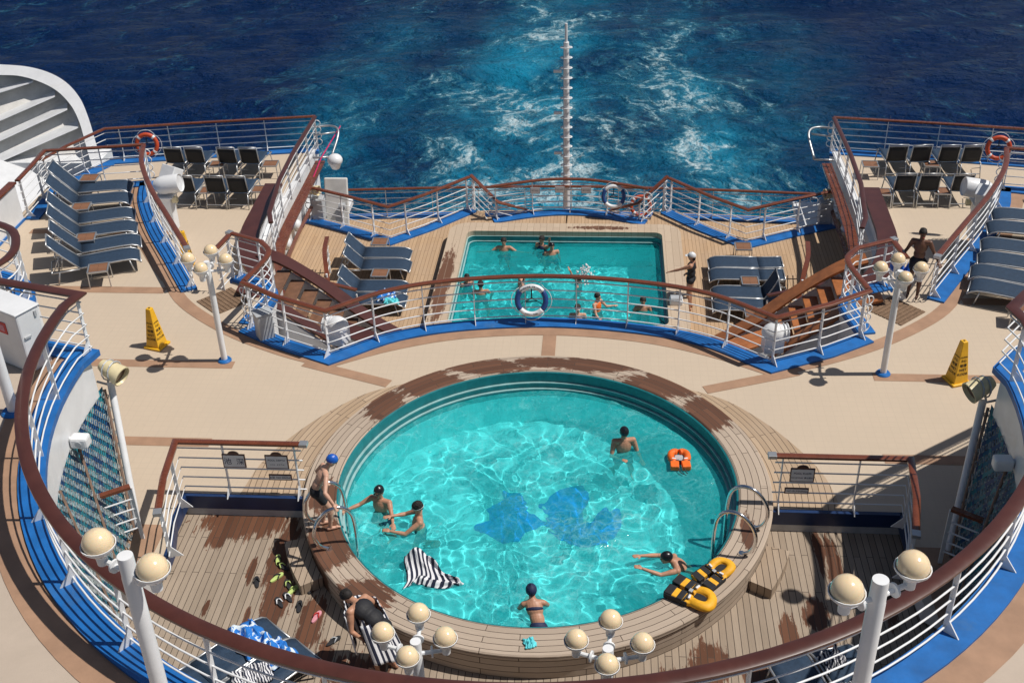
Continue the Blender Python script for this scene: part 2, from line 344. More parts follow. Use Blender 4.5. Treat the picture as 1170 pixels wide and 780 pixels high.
def mat_bluetowel():
    m, t, b = nt('blue_print_towel'); v = coord(t)
    q = noise_t(t, v, 5, 3, .5, 1.5); c = mix(t, ramp(t, q, .52, .55), (.015, .17, .55), (.66, .75, .82))
    t.links.new(c, b.inputs['Base Color']); b.inputs['Roughness'].default_value = .9; return m
MAT['blue_towel'] = mat_bluetowel()
def mat_net():
    m, t, b = nt('net_backing_mosaic'); v = coord(t, 'UV')
    vo = N(t, 'ShaderNodeTexVoronoi'); vo.inputs['Scale'].default_value = 12; t.links.new(v, vo.inputs[0])
    sp = N(t, 'ShaderNodeSeparateColor'); t.links.new(vo.outputs[1], sp.inputs[0])
    c = mix(t, ramp(t, sp.outputs[0], .2, .8), (.004, .065, .20), (.03, .27, .33))
    t.links.new(c, b.inputs['Base Color']); b.inputs['Roughness'].default_value = .5; return m
MAT['net_back'] = mat_net()
MAT['rope'] = plain('net_rope', (.26, .29, .29), .8, 0, .6, 14)
MAT['strap'] = plain('net_strap', (.22, .14, .10), .8)
# ------------------------------------------------------------------ mesh helpers
col = scene.collection
class MB:
    def __init__(s): s.v = []; s.f = []; s.uv = {}; s.mi = []
    def add(s, vs, fs, mi=0, uvs=None):
        o = len(s.v); s.v += [tuple(x) for x in vs]
        for k, f in enumerate(fs):
            s.f.append([i+o for i in f]); s.mi.append(mi)
            if uvs: s.uv[len(s.f)-1] = [uvs[i] for i in f]
        return s
    def box(s, c, d, rz=0, M=None, mi=0):
        x, y, z = d[0]/2, d[1]/2, d[2]/2
        vs = [Vector((a*x, b*y, e*z)) for e in (-1, 1) for a, b in ((-1, -1), (1, -1), (1, 1), (-1, 1))]
        R = M if M is not None else Matrix.Rotation(rz, 3, 'Z')
        vs = [R @ v + Vector(c) for v in vs]
        return s.add(vs, [(3, 2, 1, 0), (4, 5, 6, 7), (0, 1, 5, 4), (1, 2, 6, 5), (2, 3, 7, 6), (3, 0, 4, 7)], mi)
    def bar(s, a, b, w, h, mi=0):
        a, b = Vector(a), Vector(b); d = b-a; L = d.length
        q = d.to_track_quat('X', 'Z').to_matrix()
        return s.box((a+b)/2, (L, w, h), M=q, mi=mi)
    def tube(s, pts, r, n=8, cap=True, closed=False, mi=0):
        pts = [Vector(p) for p in pts]; rs = r if isinstance(r, (list, tuple)) else [r]*len(pts)
        vs = []; fs = []; up = None; m = len(pts)
        for i, p in enumerate(pts):
            if closed: d = pts[(i+1) % m]-pts[i-1]
            else: d = (pts[min(i+1, m-1)]-pts[max(i-1, 0)])
            d = d.normalized() if d.length > 1e-9 else Vector((0, 0, 1))
            if up is None: up = Vector((0, 0, 1)) if abs(d.z) < .9 else Vector((1, 0, 0))
            a = d.cross(up)
            if a.length < 1e-6: a = d.orthogonal()
            a.normalize(); b = a.cross(d).normalized(); up = b
            for k in range(n):
                t = 2*math.pi*k/n; vs.append(p+(a*math.cos(t)+b*math.sin(t))*rs[i])
        M_ = m if closed else m-1
        for i in range(M_):
            for k in range(n):
                j = (i+1) % m
                fs.append((i*n+k, i*n+(k+1) % n, j*n+(k+1) % n, j*n+k))
        if cap and not closed:
            fs.append(tuple(range(n))[::-1]); fs.append(tuple((m-1)*n+k for k in range(n)))
        return s.add(vs, fs, mi)
    def lathe(s, prof, c=(0, 0, 0), n=20, M=None, mi=0):
        vs = []; fs = []; k = len(prof); M = M or Matrix.Identity(3); c = Vector(c)
        for i in range(n):
            t = 2*math.pi*i/n
            for r, z in prof: vs.append(M @ Vector((r*math.cos(t), r*math.sin(t), z))+c)
        for i in range(n):
            j = (i+1) % n
            for q in range(k-1): fs.append((i*k+q, j*k+q, j*k+q+1, i*k+q+1))
        return s.add(vs, fs, mi)
    def ell(s, c, r, n=14, M=None, mi=0):
        prof = [(math.cos(a), math.sin(a)) for a in [(-.5+i/10)*math.pi for i in range(11)]]
        vs = []; fs = []; k = len(prof); c = Vector(c); M = M or Matrix.Identity(3)
        for i in range(n):
            t = 2*math.pi*i/n
            for a, z in prof: vs.append(M @ Vector((a*math.cos(t)*r[0], a*math.sin(t)*r[1], z*r[2]))+c)
        for i in range(n):
            j = (i+1) % n
            for q in range(k-1): fs.append((i*k+q, j*k+q, j*k+q+1, i*k+q+1))
        return s.add(vs, fs, mi)
    def sweep(s, path, prof, cap=True, mi=0):
        """profile [(lateral,z)] swept along a polyline of XYZ points with mitred corners; +lateral is to the right of travel"""
        P = [Vector(p) for p in path]; n = len(P); k = len(prof); vs = []
        for i in range(n):
            d0 = (P[i]-P[i-1]) if i > 0 else (P[1]-P[0]); d1 = (P[i+1]-P[i]) if i < n-1 else d0
            if i == 0: d0 = d1
            a = Vector((d0.x, d0.y)).normalized(); b = Vector((d1.x, d1.y)).normalized()
            na = Vector((a.y, -a.x)); nb = Vector((b.y, -b.x)); mm = na+nb
            if mm.length < .2: mm = na
            mm.normalize(); sc = 1/max(.45, mm.dot(na))
            for l, z in prof: vs.append((P[i].x+mm.x*l*sc, P[i].y+mm.y*l*sc, P[i].z+z))
        fs = []
        for i in range(n-1):
            for q in range(k):
                w = (q+1) % k; fs.append((i*k+q, i*k+w, (i+1)*k+w, (i+1)*k+q))
        if cap: fs += [tuple(range(k))[::-1], tuple((n-1)*k+q for q in range(k))]
        return s.add(vs, fs, mi)
    def poly(s, pts, z0, z1, mi=0, side_mi=None, bottom=True):
        """extruded polygon (may be concave); top gets planar UV"""
        n = len(pts)
        tri = tessellate_polygon([[Vector((p[0], p[1], 0)) for p in pts]])
        area = sum(pts[i][0]*pts[(i+1) % n][1]-pts[(i+1) % n][0]*pts[i][1] for i in range(n))
        def fix(t):
            a, b, c = [pts[i] for i in t]
            return t if (b[0]-a[0])*(c[1]-a[1])-(c[0]-a[0])*(b[1]-a[1]) > 0 else t[::-1]
        tri = [fix(tuple(t)) for t in tri]
        s.add([(p[0], p[1], z1) for p in pts], tri, mi)
        if z0 is not None:
            if bottom: s.add([(p[0], p[1], z0) for p in pts], [t[::-1] for t in tri], mi)
            sm = mi if side_mi is None else side_mi
            vs = [(p[0], p[1], z0) for p in pts]+[(p[0], p[1], z1) for p in pts]
            fs = []
            for i in range(n):
                j = (i+1) % n; f = (i, j, n+j, n+i)
                fs.append(f if area > 0 else f[::-1])
            s.add(vs, fs, sm)
        return s
    def build(s, name, mats, parent=None, smooth=False, loc=None, bevel=0):
        me = bpy.data.meshes.new(name); me.from_pydata(s.v, [], s.f)
        if not isinstance(mats, (list, tuple)): mats = [mats]
        for m in mats: me.materials.append(MAT[m] if isinstance(m, str) else m)
        me.polygons.foreach_set('material_index', s.mi)
        if s.uv:
            uvl = me.uv_layers.new(name='UVMap')
            for fi, uvs in s.uv.items():
                ls = me.polygons[fi].loop_start
                for k, u in enumerate(uvs): uvl.data[ls+k].uv = u
        if smooth: me.polygons.foreach_set('use_smooth', [True]*len(me.polygons))
        me.update()
        if smooth == 'auto':
            try: me.set_sharp_from_angle(angle=R_(38))
            except Exception: pass
        o = bpy.data.objects.new(name, me); col.objects.link(o)
        if parent: o.parent = parent
        if loc: o.location = loc
        if bevel:
            b = o.modifiers.new('bevel', 'BEVEL'); b.width = bevel; b.segments = 2; b.limit_method = 'ANGLE'
        return o
def tag(o, label=None, cat=None, group=None, kind=None):
    if label: o['label'] = label
    if cat: o['category'] = cat
    if group: o['group'] = group
    if kind: o['kind'] = kind
    return o
def empty(name, loc=(0, 0, 0), rz=0, label=None, cat=None, group=None):
    o = bpy.data.objects.new(name, None); col.objects.link(o); o.location = loc; o.rotation_euler = (0, 0, rz)
    o.empty_display_size = .2
    return tag(o, label, cat, group)
def copy_tree(o, parent=None):
    c = o.copy(); col.objects.link(c); c.parent = parent
    for ch in list(o.children): copy_tree(ch, c)
    return c
def struct(o, label=None):
    o['kind'] = 'structure'; return o
def mir(pts): return [(-p[0], *p[1:]) for p in pts]
def smooth(pts, n=5):
    """Catmull-Rom through points"""
    P = [Vector(p) for p in pts]; P = [P[0]*2-P[1]]+P+[P[-1]*2-P[-2]]; out = []
    for i in range(1, len(P)-2):
        for k in range(n):
            t = k/n; a, b, c, d = P[i-1:i+3]
            out.append(tuple(.5*((2*b)+(c-a)*t+(2*a-5*b+4*c-d)*t*t+(3*b-a-3*c+d)*t**3)))
    out.append(tuple(P[-2])); return out
def arc(cx, cy, r, a0, a1, n):
    return [(cx+r*math.cos(R_(a0+(a1-a0)*i/n)), cy+r*math.sin(R_(a0+(a1-a0)*i/n))) for i in range(n+1)]
# ------------------------------------------------------------------ SETTING: sea and decks
Z0, ZU, ZC, ZR, ZT, ZL = 0.0, 2.85, -1.5, -2.8, -.38, -4.6   # mid, upper, corner decks, rear pool deck, teak round-pool deck, lower stern
SEA = -22.0
def build_sea():
    def axis(lo, hi, st, far):
        a = [lo+i*st for i in range(int((hi-lo)/st)+1)]; k = st
        x = a[-1]
        up = []
        while x < far: k *= 1.35; x += k; up.append(x)
        k = st; x = a[0]; dn = []
        while x > -far: k *= 1.35; x -= k; dn.append(x)
        return dn[::-1]+a+up
    xs = axis(-95, 95, .65, 3500); ys = axis(34, 175, .55, 3500)
    rnd = random.Random(3); waves = []
    for i in range(26):
        L = 2.2*(1.16**i)*.9; a = R_(95+rnd.uniform(-38, 38)); amp = .010*L**.95
        if L > 30: amp *= .4
        waves.append((2*math.pi/L*math.cos(a), 2*math.pi/L*math.sin(a), amp, rnd.uniform(0, 6.28)))
    import numpy as np
    X, Y = np.meshgrid(np.array(xs), np.array(ys)); Z = np.zeros_like(X)
    for kx, ky, am, ph in waves: Z += am*np.sin(kx*X+ky*Y+ph+.8*np.sin(.07*X+.05*Y+ph))
    fade = np.clip((230-np.hypot(X, Y-100))/80, 0, 1); Z = Z*fade*.75+SEA
    nx, ny = len(xs), len(ys)
    V = np.stack([X, Y, Z], -1).reshape(-1, 3)
    idx = np.arange(nx*ny).reshape(ny, nx)
    F = np.stack([idx[:-1, :-1], idx[:-1, 1:], idx[1:, 1:], idx[1:, :-1]], -1).reshape(-1, 4)
    me = bpy.data.meshes.new('sea'); me.from_pydata(V.tolist(), [], F.tolist()); me.materials.append(MAT['sea'])
    me.polygons.foreach_set('use_smooth', [True]*len(me.polygons))
    o = bpy.data.objects.new('sea', me); col.objects.link(o); struct(o)
build_sea()
# --- round pool constants
PC = (0.0, 15.8); RI, RO = 3.45, 4.02; ZCOP = .12; ZW = -.30
UPC = (0.0, 15.0); UR = 7.22
# mid deck outline (left half, from the pool's front-left going round); the right half mirrors it
front_curve = smooth([(-4.5, 19.85), (-3.3, 20.66), (-1.86, 21.17), (0, 21.38)], 6)
MID_L = [(-6.12, 15.3), (-6.1, 14.6), (-5.95, 14.0), (-6.0, 13.2), (-6.9, 12.5), (-7.5, 11.8), (-8.5, 10.0), (-14.0, 9.6), (-14.0, 28.05), (-11.25, 28.42)]
inner_rail = smooth([(-11.22, 28.38), (-10.86, 27.2), (-10.06, 25.6), (-9.15, 24.1), (-8.18, 22.5)], 5)
MID_L += inner_rail[1:] + [(-7.46, 22.4), (-7.36, 23.2), (-6.9, 23.1)] + smooth([(-6.53, 22.83), (-6.22, 22.2), (-6.48, 20.98)], 4) + front_curve
cop_arc = arc(PC[0], PC[1], RO-.01, 187.2, 90, 24)   # left side of the hole, from (-4,15.3) up round the back
half_in = [(x, y) for x, y in cop_arc]
outl = half_in[::-1]     # from back centre to front-left
poly_l = outl + MID_L    # back centre -> left front of coping -> outer loop -> front curve centre
full = poly_l[:-1] + [(0, 21.38)] + [(-x, y) for x, y in poly_l[::-1][1:]]
# the two halves meet at x=0 between the coping and the front curve: build the two halves separately
mb = MB()
mb.poly([(x, y) for x, y in poly_l], -.32, 0, 0, 1); mb.poly([(-x, y) for x, y in poly_l[::-1]], -.32, 0, 0, 1)
struct(mb.build('middle_deck', ['deck', 'white']))
# walls under the mid deck down to the corner decks / rear deck
mb = MB()
for sgn in (1, -1):
    for path, zb in ((smooth([(-11.22, 28.38), (-10.86, 27.2), (-10.06, 25.6), (-9.15, 24.1), (-8.25, 22.6)], 5), ZC),
                     ([(-6.5, 22.9), (-6.3, 22.2), (-6.5, 21.05), (-4.5, 19.95)], ZR), (front_curve, ZR), ([(-13.9, 28.0), (-11.3, 28.35)], ZC)):
        p = [(x*sgn, y-.06, zb) for x, y in path]
        mb.sweep(p, [(-.05, 0), (.05, 0), (.05, -zb-.322), (-.05, -zb-.322)])
struct(mb.build('deck_walls', 'white'))
# teak deck around the round pool (with the round hole)
ring_o = [(x, y) for x, y in arc(PC[0], PC[1], RO-.15, 180, 360, 40)]
tk = [(-9, 15.27), (-9, 5.5), (9, 5.5), (9, 15.27)]
mb = MB()
left = [(-9.5, 15.27), (-9.5, 5.5), (0, 5.5)] + [(x, y) for x, y in arc(PC[0], PC[1], RO-.15, 270, 187.6, 24)]
mb.poly(left, ZT-.1, ZT); mb.poly([(-x, y) for x, y in left[::-1]], ZT-.1, ZT)
struct(mb.build('teak_pool_deck', 'teak_deck'))
mb = MB()   # grey foot strip below the sign rails
for s in (-1, 1): mb.box((s*5.0, 15.26, ZT+.07), (2.2, .05, .14))
struct(mb.build('deck_step_riser', 'grey'))
mb = MB()
for s in (-1, 1):
    mb.box((s*5.0, 15.27, -.10), (2.26, .08, .27))
    mb.sweep([(s*x, y, -.235) for x, y in ((-6.10, 15.30), (-6.08, 14.6), (-5.93, 14.0), (-5.9, 13.6))], [(-.04, 0), (.04, 0), (.04, .27), (-.04, .27)])
struct(mb.build('navy_kerb', 'navy_paint'))
# teak ring sector level with the mid deck
def ring_mesh(inner, outer, z0, z1, uvr=True):
    mb = MB(); n = len(inner); vs = []; uv = []
    for a, b in zip(inner, outer):
        for p in (a, b):
            vs.append((p[0], p[1], z1)); ang = math.atan2(p[1]-PC[1], p[0]-PC[0]); r = math.hypot(p[0]-PC[0], p[1]-PC[1])
            uv.append((ang*3.8, r))
    mb.add(vs, [(2*i, 2*i+1, 2*i+3, 2*i+2) for i in range(n-1)], 0, uv)
    vs2 = [(p[0], p[1], z) for p in outer for z in (z0, z1)]
    uv2 = [(math.atan2(p[1]-PC[1], p[0]-PC[0])*3.8, 5+z) for p in outer for z in (z0, z1)]
    mb.add(vs2, [(2*i, 2*i+2, 2*i+3, 2*i+1) for i in range(n-1)], 0, uv2)
    vs3 = [(p[0], p[1], z) for p in inner for z in (z0, z1)]
    uv3 = [(math.atan2(p[1]-PC[1], p[0]-PC[0])*3.8, 5+z) for p in inner for z in (z0, z1)]
    mb.add(vs3, [(2*i+1, 2*i+3, 2*i+2, 2*i) for i in range(n-1)], 0, uv3)
    return mb
outerp = smooth([(2.55, 18.95), (3.1, 18.72), (3.6, 18.4), (4.2, 17.72), (4.68, 16.95), (5.0, 16.2), (5.14, 15.32)], 4)
innerp = []
for i, p in enumerate(outerp):
    a = math.atan2(p[1]-PC[1], p[0]-PC[0]); innerp.append((PC[0]+(RO-.02)*math.cos(a), PC[1]+(RO-.02)*math.sin(a)))
for s in (1, -1):
    ip = [(s*x, y) for x, y in innerp]; op = [(s*x, y) for x, y in outerp]
    if s == 1: ip, op = ip[::-1], op[::-1]
    struct(ring_mesh(ip, op, -.01, .006).build('teak_ring_deck', 'teak_ring'))
# coping, full ring with a raised profile
def coping():
    mb = MB(); n = 96
    prof = [(RI, ZW-.4), (RI, ZCOP-.02), (RI+.02, ZCOP), (RO-.02, ZCOP), (RO, ZCOP-.02), (RO, ZCOP-.09), (RO-.03, ZCOP-.1), (RO-.03, ZT)]
    vs = []; uv = []; k = len(prof)
    for i in range(n+1):
        a = 2*math.pi*i/n; L = 0
        for q, (r, z) in enumerate(prof):
            if q: L += math.hypot(r-prof[q-1][0], z-prof[q-1][1])
            vs.append((PC[0]+r*math.cos(a), PC[1]+r*math.sin(a), z)); uv.append((a*3.7, L+.08))
    fs = [(i*k+q, (i+1)*k+q, (i+1)*k+q+1, i*k+q+1) for i in range(n) for q in range(k-1)]
    mb.add(vs, [f[::-1] for f in fs], 0, uv); return mb
struct(coping().build('pool_coping', 'teak_cope'))
# basin
def basin():
    mb = MB(); B = -1.6
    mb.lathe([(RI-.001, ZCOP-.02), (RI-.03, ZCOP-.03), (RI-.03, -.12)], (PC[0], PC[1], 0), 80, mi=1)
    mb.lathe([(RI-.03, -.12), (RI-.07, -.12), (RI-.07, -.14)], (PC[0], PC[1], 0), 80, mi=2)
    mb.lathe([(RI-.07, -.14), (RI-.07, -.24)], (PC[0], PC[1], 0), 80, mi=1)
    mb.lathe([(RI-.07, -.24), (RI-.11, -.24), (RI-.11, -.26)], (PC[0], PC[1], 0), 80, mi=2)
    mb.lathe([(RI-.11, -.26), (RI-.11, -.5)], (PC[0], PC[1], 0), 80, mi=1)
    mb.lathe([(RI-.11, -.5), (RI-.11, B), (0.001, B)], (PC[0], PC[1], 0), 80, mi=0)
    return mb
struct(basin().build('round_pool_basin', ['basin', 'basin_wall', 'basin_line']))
mb = MB()
def blotch(pts, jit):
    P = smooth(pts+[pts[0]], 6)[:-1]
    return [(x+jit*noise.fractal(Vector((x*4, y*4, 1)), 1, 2, 4), y+jit*noise.fractal(Vector((x*4, y*4, 7)), 1, 2, 4)) for x, y in P]
for P in ([(-1.5, 15.8), (-1.15, 15.5), (-.65, 15.4), (-.35, 15.7), (.05, 16.0), (-.3, 16.3), (-.5, 16.75), (-.95, 17.1), (-1.0, 16.7), (-1.25, 16.4), (-1.15, 16.1)],
          [(.05, 15.8), (.5, 15.4), (1.15, 15.45), (1.6, 15.85), (1.6, 16.5), (1.25, 16.45), (1.1, 16.1), (.85, 16.0), (.8, 16.3), (.95, 16.85), (.7, 17.15), (.2, 16.95), (-.05, 16.5), (.05, 16.1)]):
    mb.poly(blotch([(x*.86+.12, 16.25+(y-16.2)*.86) for x, y in P[::-1]], .08), -1.6, -1.592)
struct(mb.build('pool_floor_mosaic', 'mosaic'))
SWIM = [(-2.69, 15.42, .010), (-1.95, 15.02, .011), (1.52, 17.3, .009), (2.38, 14.35, .012), (.12, 13.0, .008), (-1.6, 13.8, .009), (2.53, 16.93, .004),
        (-1.79, 29.9, .008), (-.68, 30.1, .008), (-.39, 29.7, .008), (-2.63, 27.8, .007), (-2.2, 27.3, .008), (-1.1, 27.7, .008), (.44, 28.0, .014), (.46, 26.2, .007), (.96, 26.5, .009), (2.16, 26.6, .008)]
def wave_h(x, y, A=1.0):
    q = Vector((x, y, 0)); w = Vector((noise.noise(q*.9), noise.noise(q*.9+Vector((5, 5, 0))), 0))*.5
    q = q+w
    rg = 0
    for sx_, sy_, am in SWIM:
        d = math.hypot(x-sx_, y-sy_)
        if d < 1.3: rg += am*math.exp(-d*1.9)*math.sin(d*26+2*noise.noise(q*2))
    return rg+A*(.034*noise.noise(q*1.3)+.019*noise.noise(q*3.0+Vector((0, 0, 3)))+.006*noise.noise(q*7+Vector((0, 0, 8))))
def water_disc():
    n = 360; rings = 90; R0 = RI-.112; vs = [(PC[0], PC[1], ZW)]; fs = []
    for j in range(1, rings+1):
        r = R0*j/rings
        for i in range(n):
            a = 2*math.pi*i/n; x = PC[0]+r*math.cos(a); y = PC[1]+r*math.sin(a); vs.append((x, y, ZW+wave_h(x, y)))
    for i in range(n): fs.append((0, 1+i, 1+(i+1) % n))
    for j in range(rings-1):
        for i in range(n):
            k = (i+1) % n; fs.append((1+j*n+i, 1+(j+1)*n+i, 1+(j+1)*n+k, 1+j*n+k))
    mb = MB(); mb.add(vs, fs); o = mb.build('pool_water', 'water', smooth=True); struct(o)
    o.cycles.is_caustics_caster = True
water_disc()
# step beside the coping, right and left
for s, lab in ((1, 'small teak step on the right outside of the round pool, below the yellow life jackets'), (-1, 'small teak step on the left outside of the round pool by the flip-flops')):
    e = empty('pool_step', (s*4.22, 14.55, ZT), 0, lab, 'step', 'steps beside the round pool')
    c0 = (s*4.22, 14.3)
    mb = MB(); a0 = -17 if s == 1 else 199
    a1 = a0-13 if s == 1 else a0+15
    o_ = arc(PC[0], PC[1], RO+.36, a0, a1, 6); i_ = arc(PC[0], PC[1], RO-.02, a0, a1, 6)
    pts = [(x-e.location.x, y-e.location.y) for x, y in (i_+o_[::-1])]
    mb.poly(pts, 0, .20); mb.build('tread', 'teak_step', e, bevel=.012)
# rear pool deck
LB = [(-8.12, 32.28), (-5.2, 30.72), (-3.3, 32.7), (-2.5, 32.9)]
cen = smooth([(-2.5, 32.0), (-1.75, 32.4), (-.93, 32.66), (0, 32.76), (.93, 32.66), (1.75, 32.4), (2.5, 32.0)], 4)
rp = (-2.90, 2.80, 25.25, 30.5)
def rrect(x0, x1, y0, y1, r, n=6):
    return arc(x1-r, y1-r, r, 0, 90, n)+arc(x0+r, y1-r, r, 90, 180, n)+arc(x0+r, y0+r, r, 180, 270, n)+arc(x1-r, y0+r, r, 270, 360, n)
mb = MB()
cxm = (rp[0]+rp[1])/2
lh = [(cxm, rp[3]), (rp[0]+.3, rp[3]), (rp[0], rp[3]-.3), (rp[0], rp[2]+.3), (rp[0]+.3, rp[2]), (cxm, rp[2]), (cxm, 20.0), (-8.15, 20.0), (-8.15, 32.3), (-5.2, 30.74), (-3.35, 32.7), (-2.6, 32.6), (-2.5, 32.05)]+cen[1:13]+[(cxm, 32.76)]
rh = [(cxm, rp[3]), (rp[1]-.3, rp[3]), (rp[1], rp[3]-.3), (rp[1], rp[2]+.3), (rp[1]-.3, rp[2]), (cxm, rp[2]), (cxm, 20.0), (8.15, 20.0), (8.15, 32.3), (5.2, 30.74), (3.35, 32.7), (2.6, 32.6), (2.5, 32.05)]+[(-x, y) for x, y in cen[1:13]]+[(cxm, 32.76)]
mb.poly(lh, ZR-.3, ZR, 0, 1); mb.poly(rh, ZR-.3, ZR, 0, 1)
struct(mb.build('rear_pool_deck', ['teak_rear', 'white']))
# rear coping with a rounded rectangle shape
def frame_mesh(o_, i_, z0, z1):
    mb = MB(); n = len(o_)
    vs = [(*p, z1) for p in o_]+[(*p, z1) for p in i_]+[(*p, z0) for p in o_]+[(*p, z0) for p in i_]
    fs = []
    for k in range(n):
        j = (k+1) % n
        fs += [(k, j, n+j, n+k), (2*n+k, 2*n+j, j, k), (n+k, n+j, 3*n+j, 3*n+k)]
    return mb.add(vs, [f for f in fs])
struct(frame_mesh(rrect(-3.42, 3.32, 24.75, 31.02, .55), rrect(rp[0]+.02, rp[1]-.02, rp[2]+.02, rp[3]-.02, .22), ZR-.4, ZR+.38).build('rear_pool_coping', 'teak_rcope'))
def rbasin():
    mb = MB(); T_ = ZR+.36
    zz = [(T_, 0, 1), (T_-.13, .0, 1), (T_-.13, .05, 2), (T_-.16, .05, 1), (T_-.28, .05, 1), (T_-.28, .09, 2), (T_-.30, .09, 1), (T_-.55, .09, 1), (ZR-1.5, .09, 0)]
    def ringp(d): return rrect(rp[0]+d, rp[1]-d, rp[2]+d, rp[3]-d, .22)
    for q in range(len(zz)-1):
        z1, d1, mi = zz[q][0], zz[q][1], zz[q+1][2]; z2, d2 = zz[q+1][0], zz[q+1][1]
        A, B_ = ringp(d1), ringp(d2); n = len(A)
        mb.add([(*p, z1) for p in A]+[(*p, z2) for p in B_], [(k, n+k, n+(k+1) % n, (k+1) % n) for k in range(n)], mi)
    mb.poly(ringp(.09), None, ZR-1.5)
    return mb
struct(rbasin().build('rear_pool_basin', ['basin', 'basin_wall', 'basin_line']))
mb = MB(); nx, ny = 150, 140; vs = []
for j in range(ny+1):
    for i in range(nx+1):
        x = rp[0]+.07+(rp[1]-rp[0]-.14)*i/nx; y = rp[2]+.07+(rp[3]-rp[2]-.14)*j/ny
        vs.append((x, y, ZR+.03+wave_h(x, y, .8)))
mb.add(vs, [(j*(nx+1)+i, j*(nx+1)+i+1, (j+1)*(nx+1)+i+1, (j+1)*(nx+1)+i) for j in range(ny) for i in range(nx)])
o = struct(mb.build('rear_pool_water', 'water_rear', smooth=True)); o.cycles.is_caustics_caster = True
# corner decks
CORN = [(-15.4, 22.0), (-8.05, 22.0), (-8.0, 25.0), (-8.15, 27.0), (-8.25, 30.8), (-8.1, 34.5), (-14.5, 33.5), (-15.2, 31.9), (-15.6, 30.0)]
for s in (1, -1):
    pts = [(x*s, y) for x, y in CORN]
    mb = MB(); mb.poly(pts if s == 1 else pts[::-1], ZC-.35, ZC, 0, 1)
    struct(mb.build('corner_deck', ['deck', 'white']))
# lower stern deck and hull
mb = MB(); mb.poly([(-8.6, 30.4), (8.6, 30.4), (8.6, 35.4)]+smooth([(8.3, 36.0), (4, 36.35), (0, 36.5), (-4, 36.35), (-8.3, 36.0)], 4)+[(-8.6, 35.4)], ZL-.3, ZL, 0, 1)
struct(mb.build('stern_deck', ['teak_rear', 'white']))
mb = MB(); mb.poly([(-15.3, 2), (15.3, 2), (15.3, 30), (14.2, 33.0), (8.0, 34.0), (8.0, 35.8), (-8.0, 35.8), (-8.0, 34.0), (-14.2, 33.0), (-15.3, 30)], -23, ZL-.32)
for s in (1, -1):
    mb.poly([(s*8.35, 21.0), (s*15.2, 21.0), (s*15.2, 30), (s*14.2, 33.0), (s*8.35, 34.0)][::s], ZL-.3, ZC-.36)
    mb.poly([(s*8.3, 5), (s*14.6, 5), (s*14.6, 20.9), (s*8.3, 20.9)][::s], ZL-.3, -.5)
struct(mb.build('ship_hull', 'white'))
# white side walls of the rear pool deck with dark mahogany cap
for s in (1, -1):
    mb = MB()
    wall = [(-8.2, 34.3), (-8.22, 31.5), (-8.2, 29.0), (-8.1, 27.2), (-7.6, 25.8), (-7.2, 25.1)]
    wall = smooth(wall, 4)
    p = [(x*s, y, ZR) for x, y in wall]
    mb.sweep(p, [(-.08, -1.9), (.08, -1.9), (.08, 1.36), (-.08, 1.36)])
    struct(mb.build('side_wall', 'white'))
# brown deck stripes on the mid deck, 4 mm proud
mb = MB()
def strip(path, w, z=.005, closed=False):
    mb.sweep([(x, y, z) for x, y in path], [(-w/2, 0), (w/2, 0), (w/2, .003), (-w/2, .003)])
fc = [(x, y-.42) for x, y in front_curve]
allf = [(-8.95, 23.0), (-8.35, 22.05), (-7.6, 21.3), (-6.6, 20.55), (-5.5, 19.95), (-4.7, 19.62)]
full_s = smooth(allf, 4)+smooth([(-4.5, 19.5), (-3.3, 20.2), (-1.86, 20.72), (0, 20.93), (1.86, 20.72), (3.3, 20.2), (4.5, 19.5)], 5)+smooth([(-x, y) for x, y in allf[::-1]], 4)
strip(full_s, .3)
for s in (1, -1):
    q = smooth([(-11.6, 28.0), (-11.35, 27.3), (-10.6, 25.6), (-9.75, 24.15), (-8.95, 22.98)], 5)
    q = [(s*x, y) for x, y in q]; mb.sweep([(x, y, .006) for x, y in q], [(-.16, 0), (.16, 0), (.16, .003), (-.16, .003)])
    mb.box((s*11.3, 22.45, .0045), (4.9, .28, .003)); mb.box((s*10.2, 19.42, .0045), (7.6, .26, .003)); mb.box((s*9.6, 16.8, .0045), (7.0, .26, .003))
    mb.sweep([(s*4.95, 19.55, .0045), (s*3.1, 18.85, .0045)], [(-.13, 0), (.13, 0), (.13, .003), (-.13, .003)])
    mb.box((s*11.5, 25.35, .0045), (3.6, .22, .003))
mb.box((0, 20.3, .0045), (.28, 1.0, .003))
struct(mb.build('deck_stripes', 'stripe'))
mb = MB()
for s in (1, -1): mb.poly([(s*6.15, 14.5), (s*6.15, 12.9), (s*9.5, 12.9), (s*9.5, 14.5)][::-s], .0005, .0035)
struct(mb.build('brown_deck_area', 'stripe'))
# upper decks
a0 = math.degrees(math.atan2(15.3-UPC[1], -UR))
inn = arc(UPC[0], UPC[1], UR-.03, 180-2.4, 360+2.4, 60)
up_poly = inn + [(7.45, 15.9), (8.0, 16.33), (10.3, 18.0), (14.2, 18.6), (14.2, 4.2), (-14.2, 4.2), (-14.2, 18.6), (-10.0, 18.3), (-9.3, 17.8), (-8.9, 17.2), (-8.85, 16.6), (-8.75, 15.85)]
mb = MB(); mb.poly(up_poly, ZU-.80, ZU, 0, 1); struct(mb.build('upper_deck', ['upper', 'white']))
mb = MB()
mb.sweep([(x, y, ZU+.005) for x, y in arc(UPC[0], UPC[1], UR+.49, 178, 362, 60)], [(-.20, 0), (.20, 0), (.20, .004), (-.20, .004)])
struct(mb.build('upper_deck_stripe', 'stripe'))
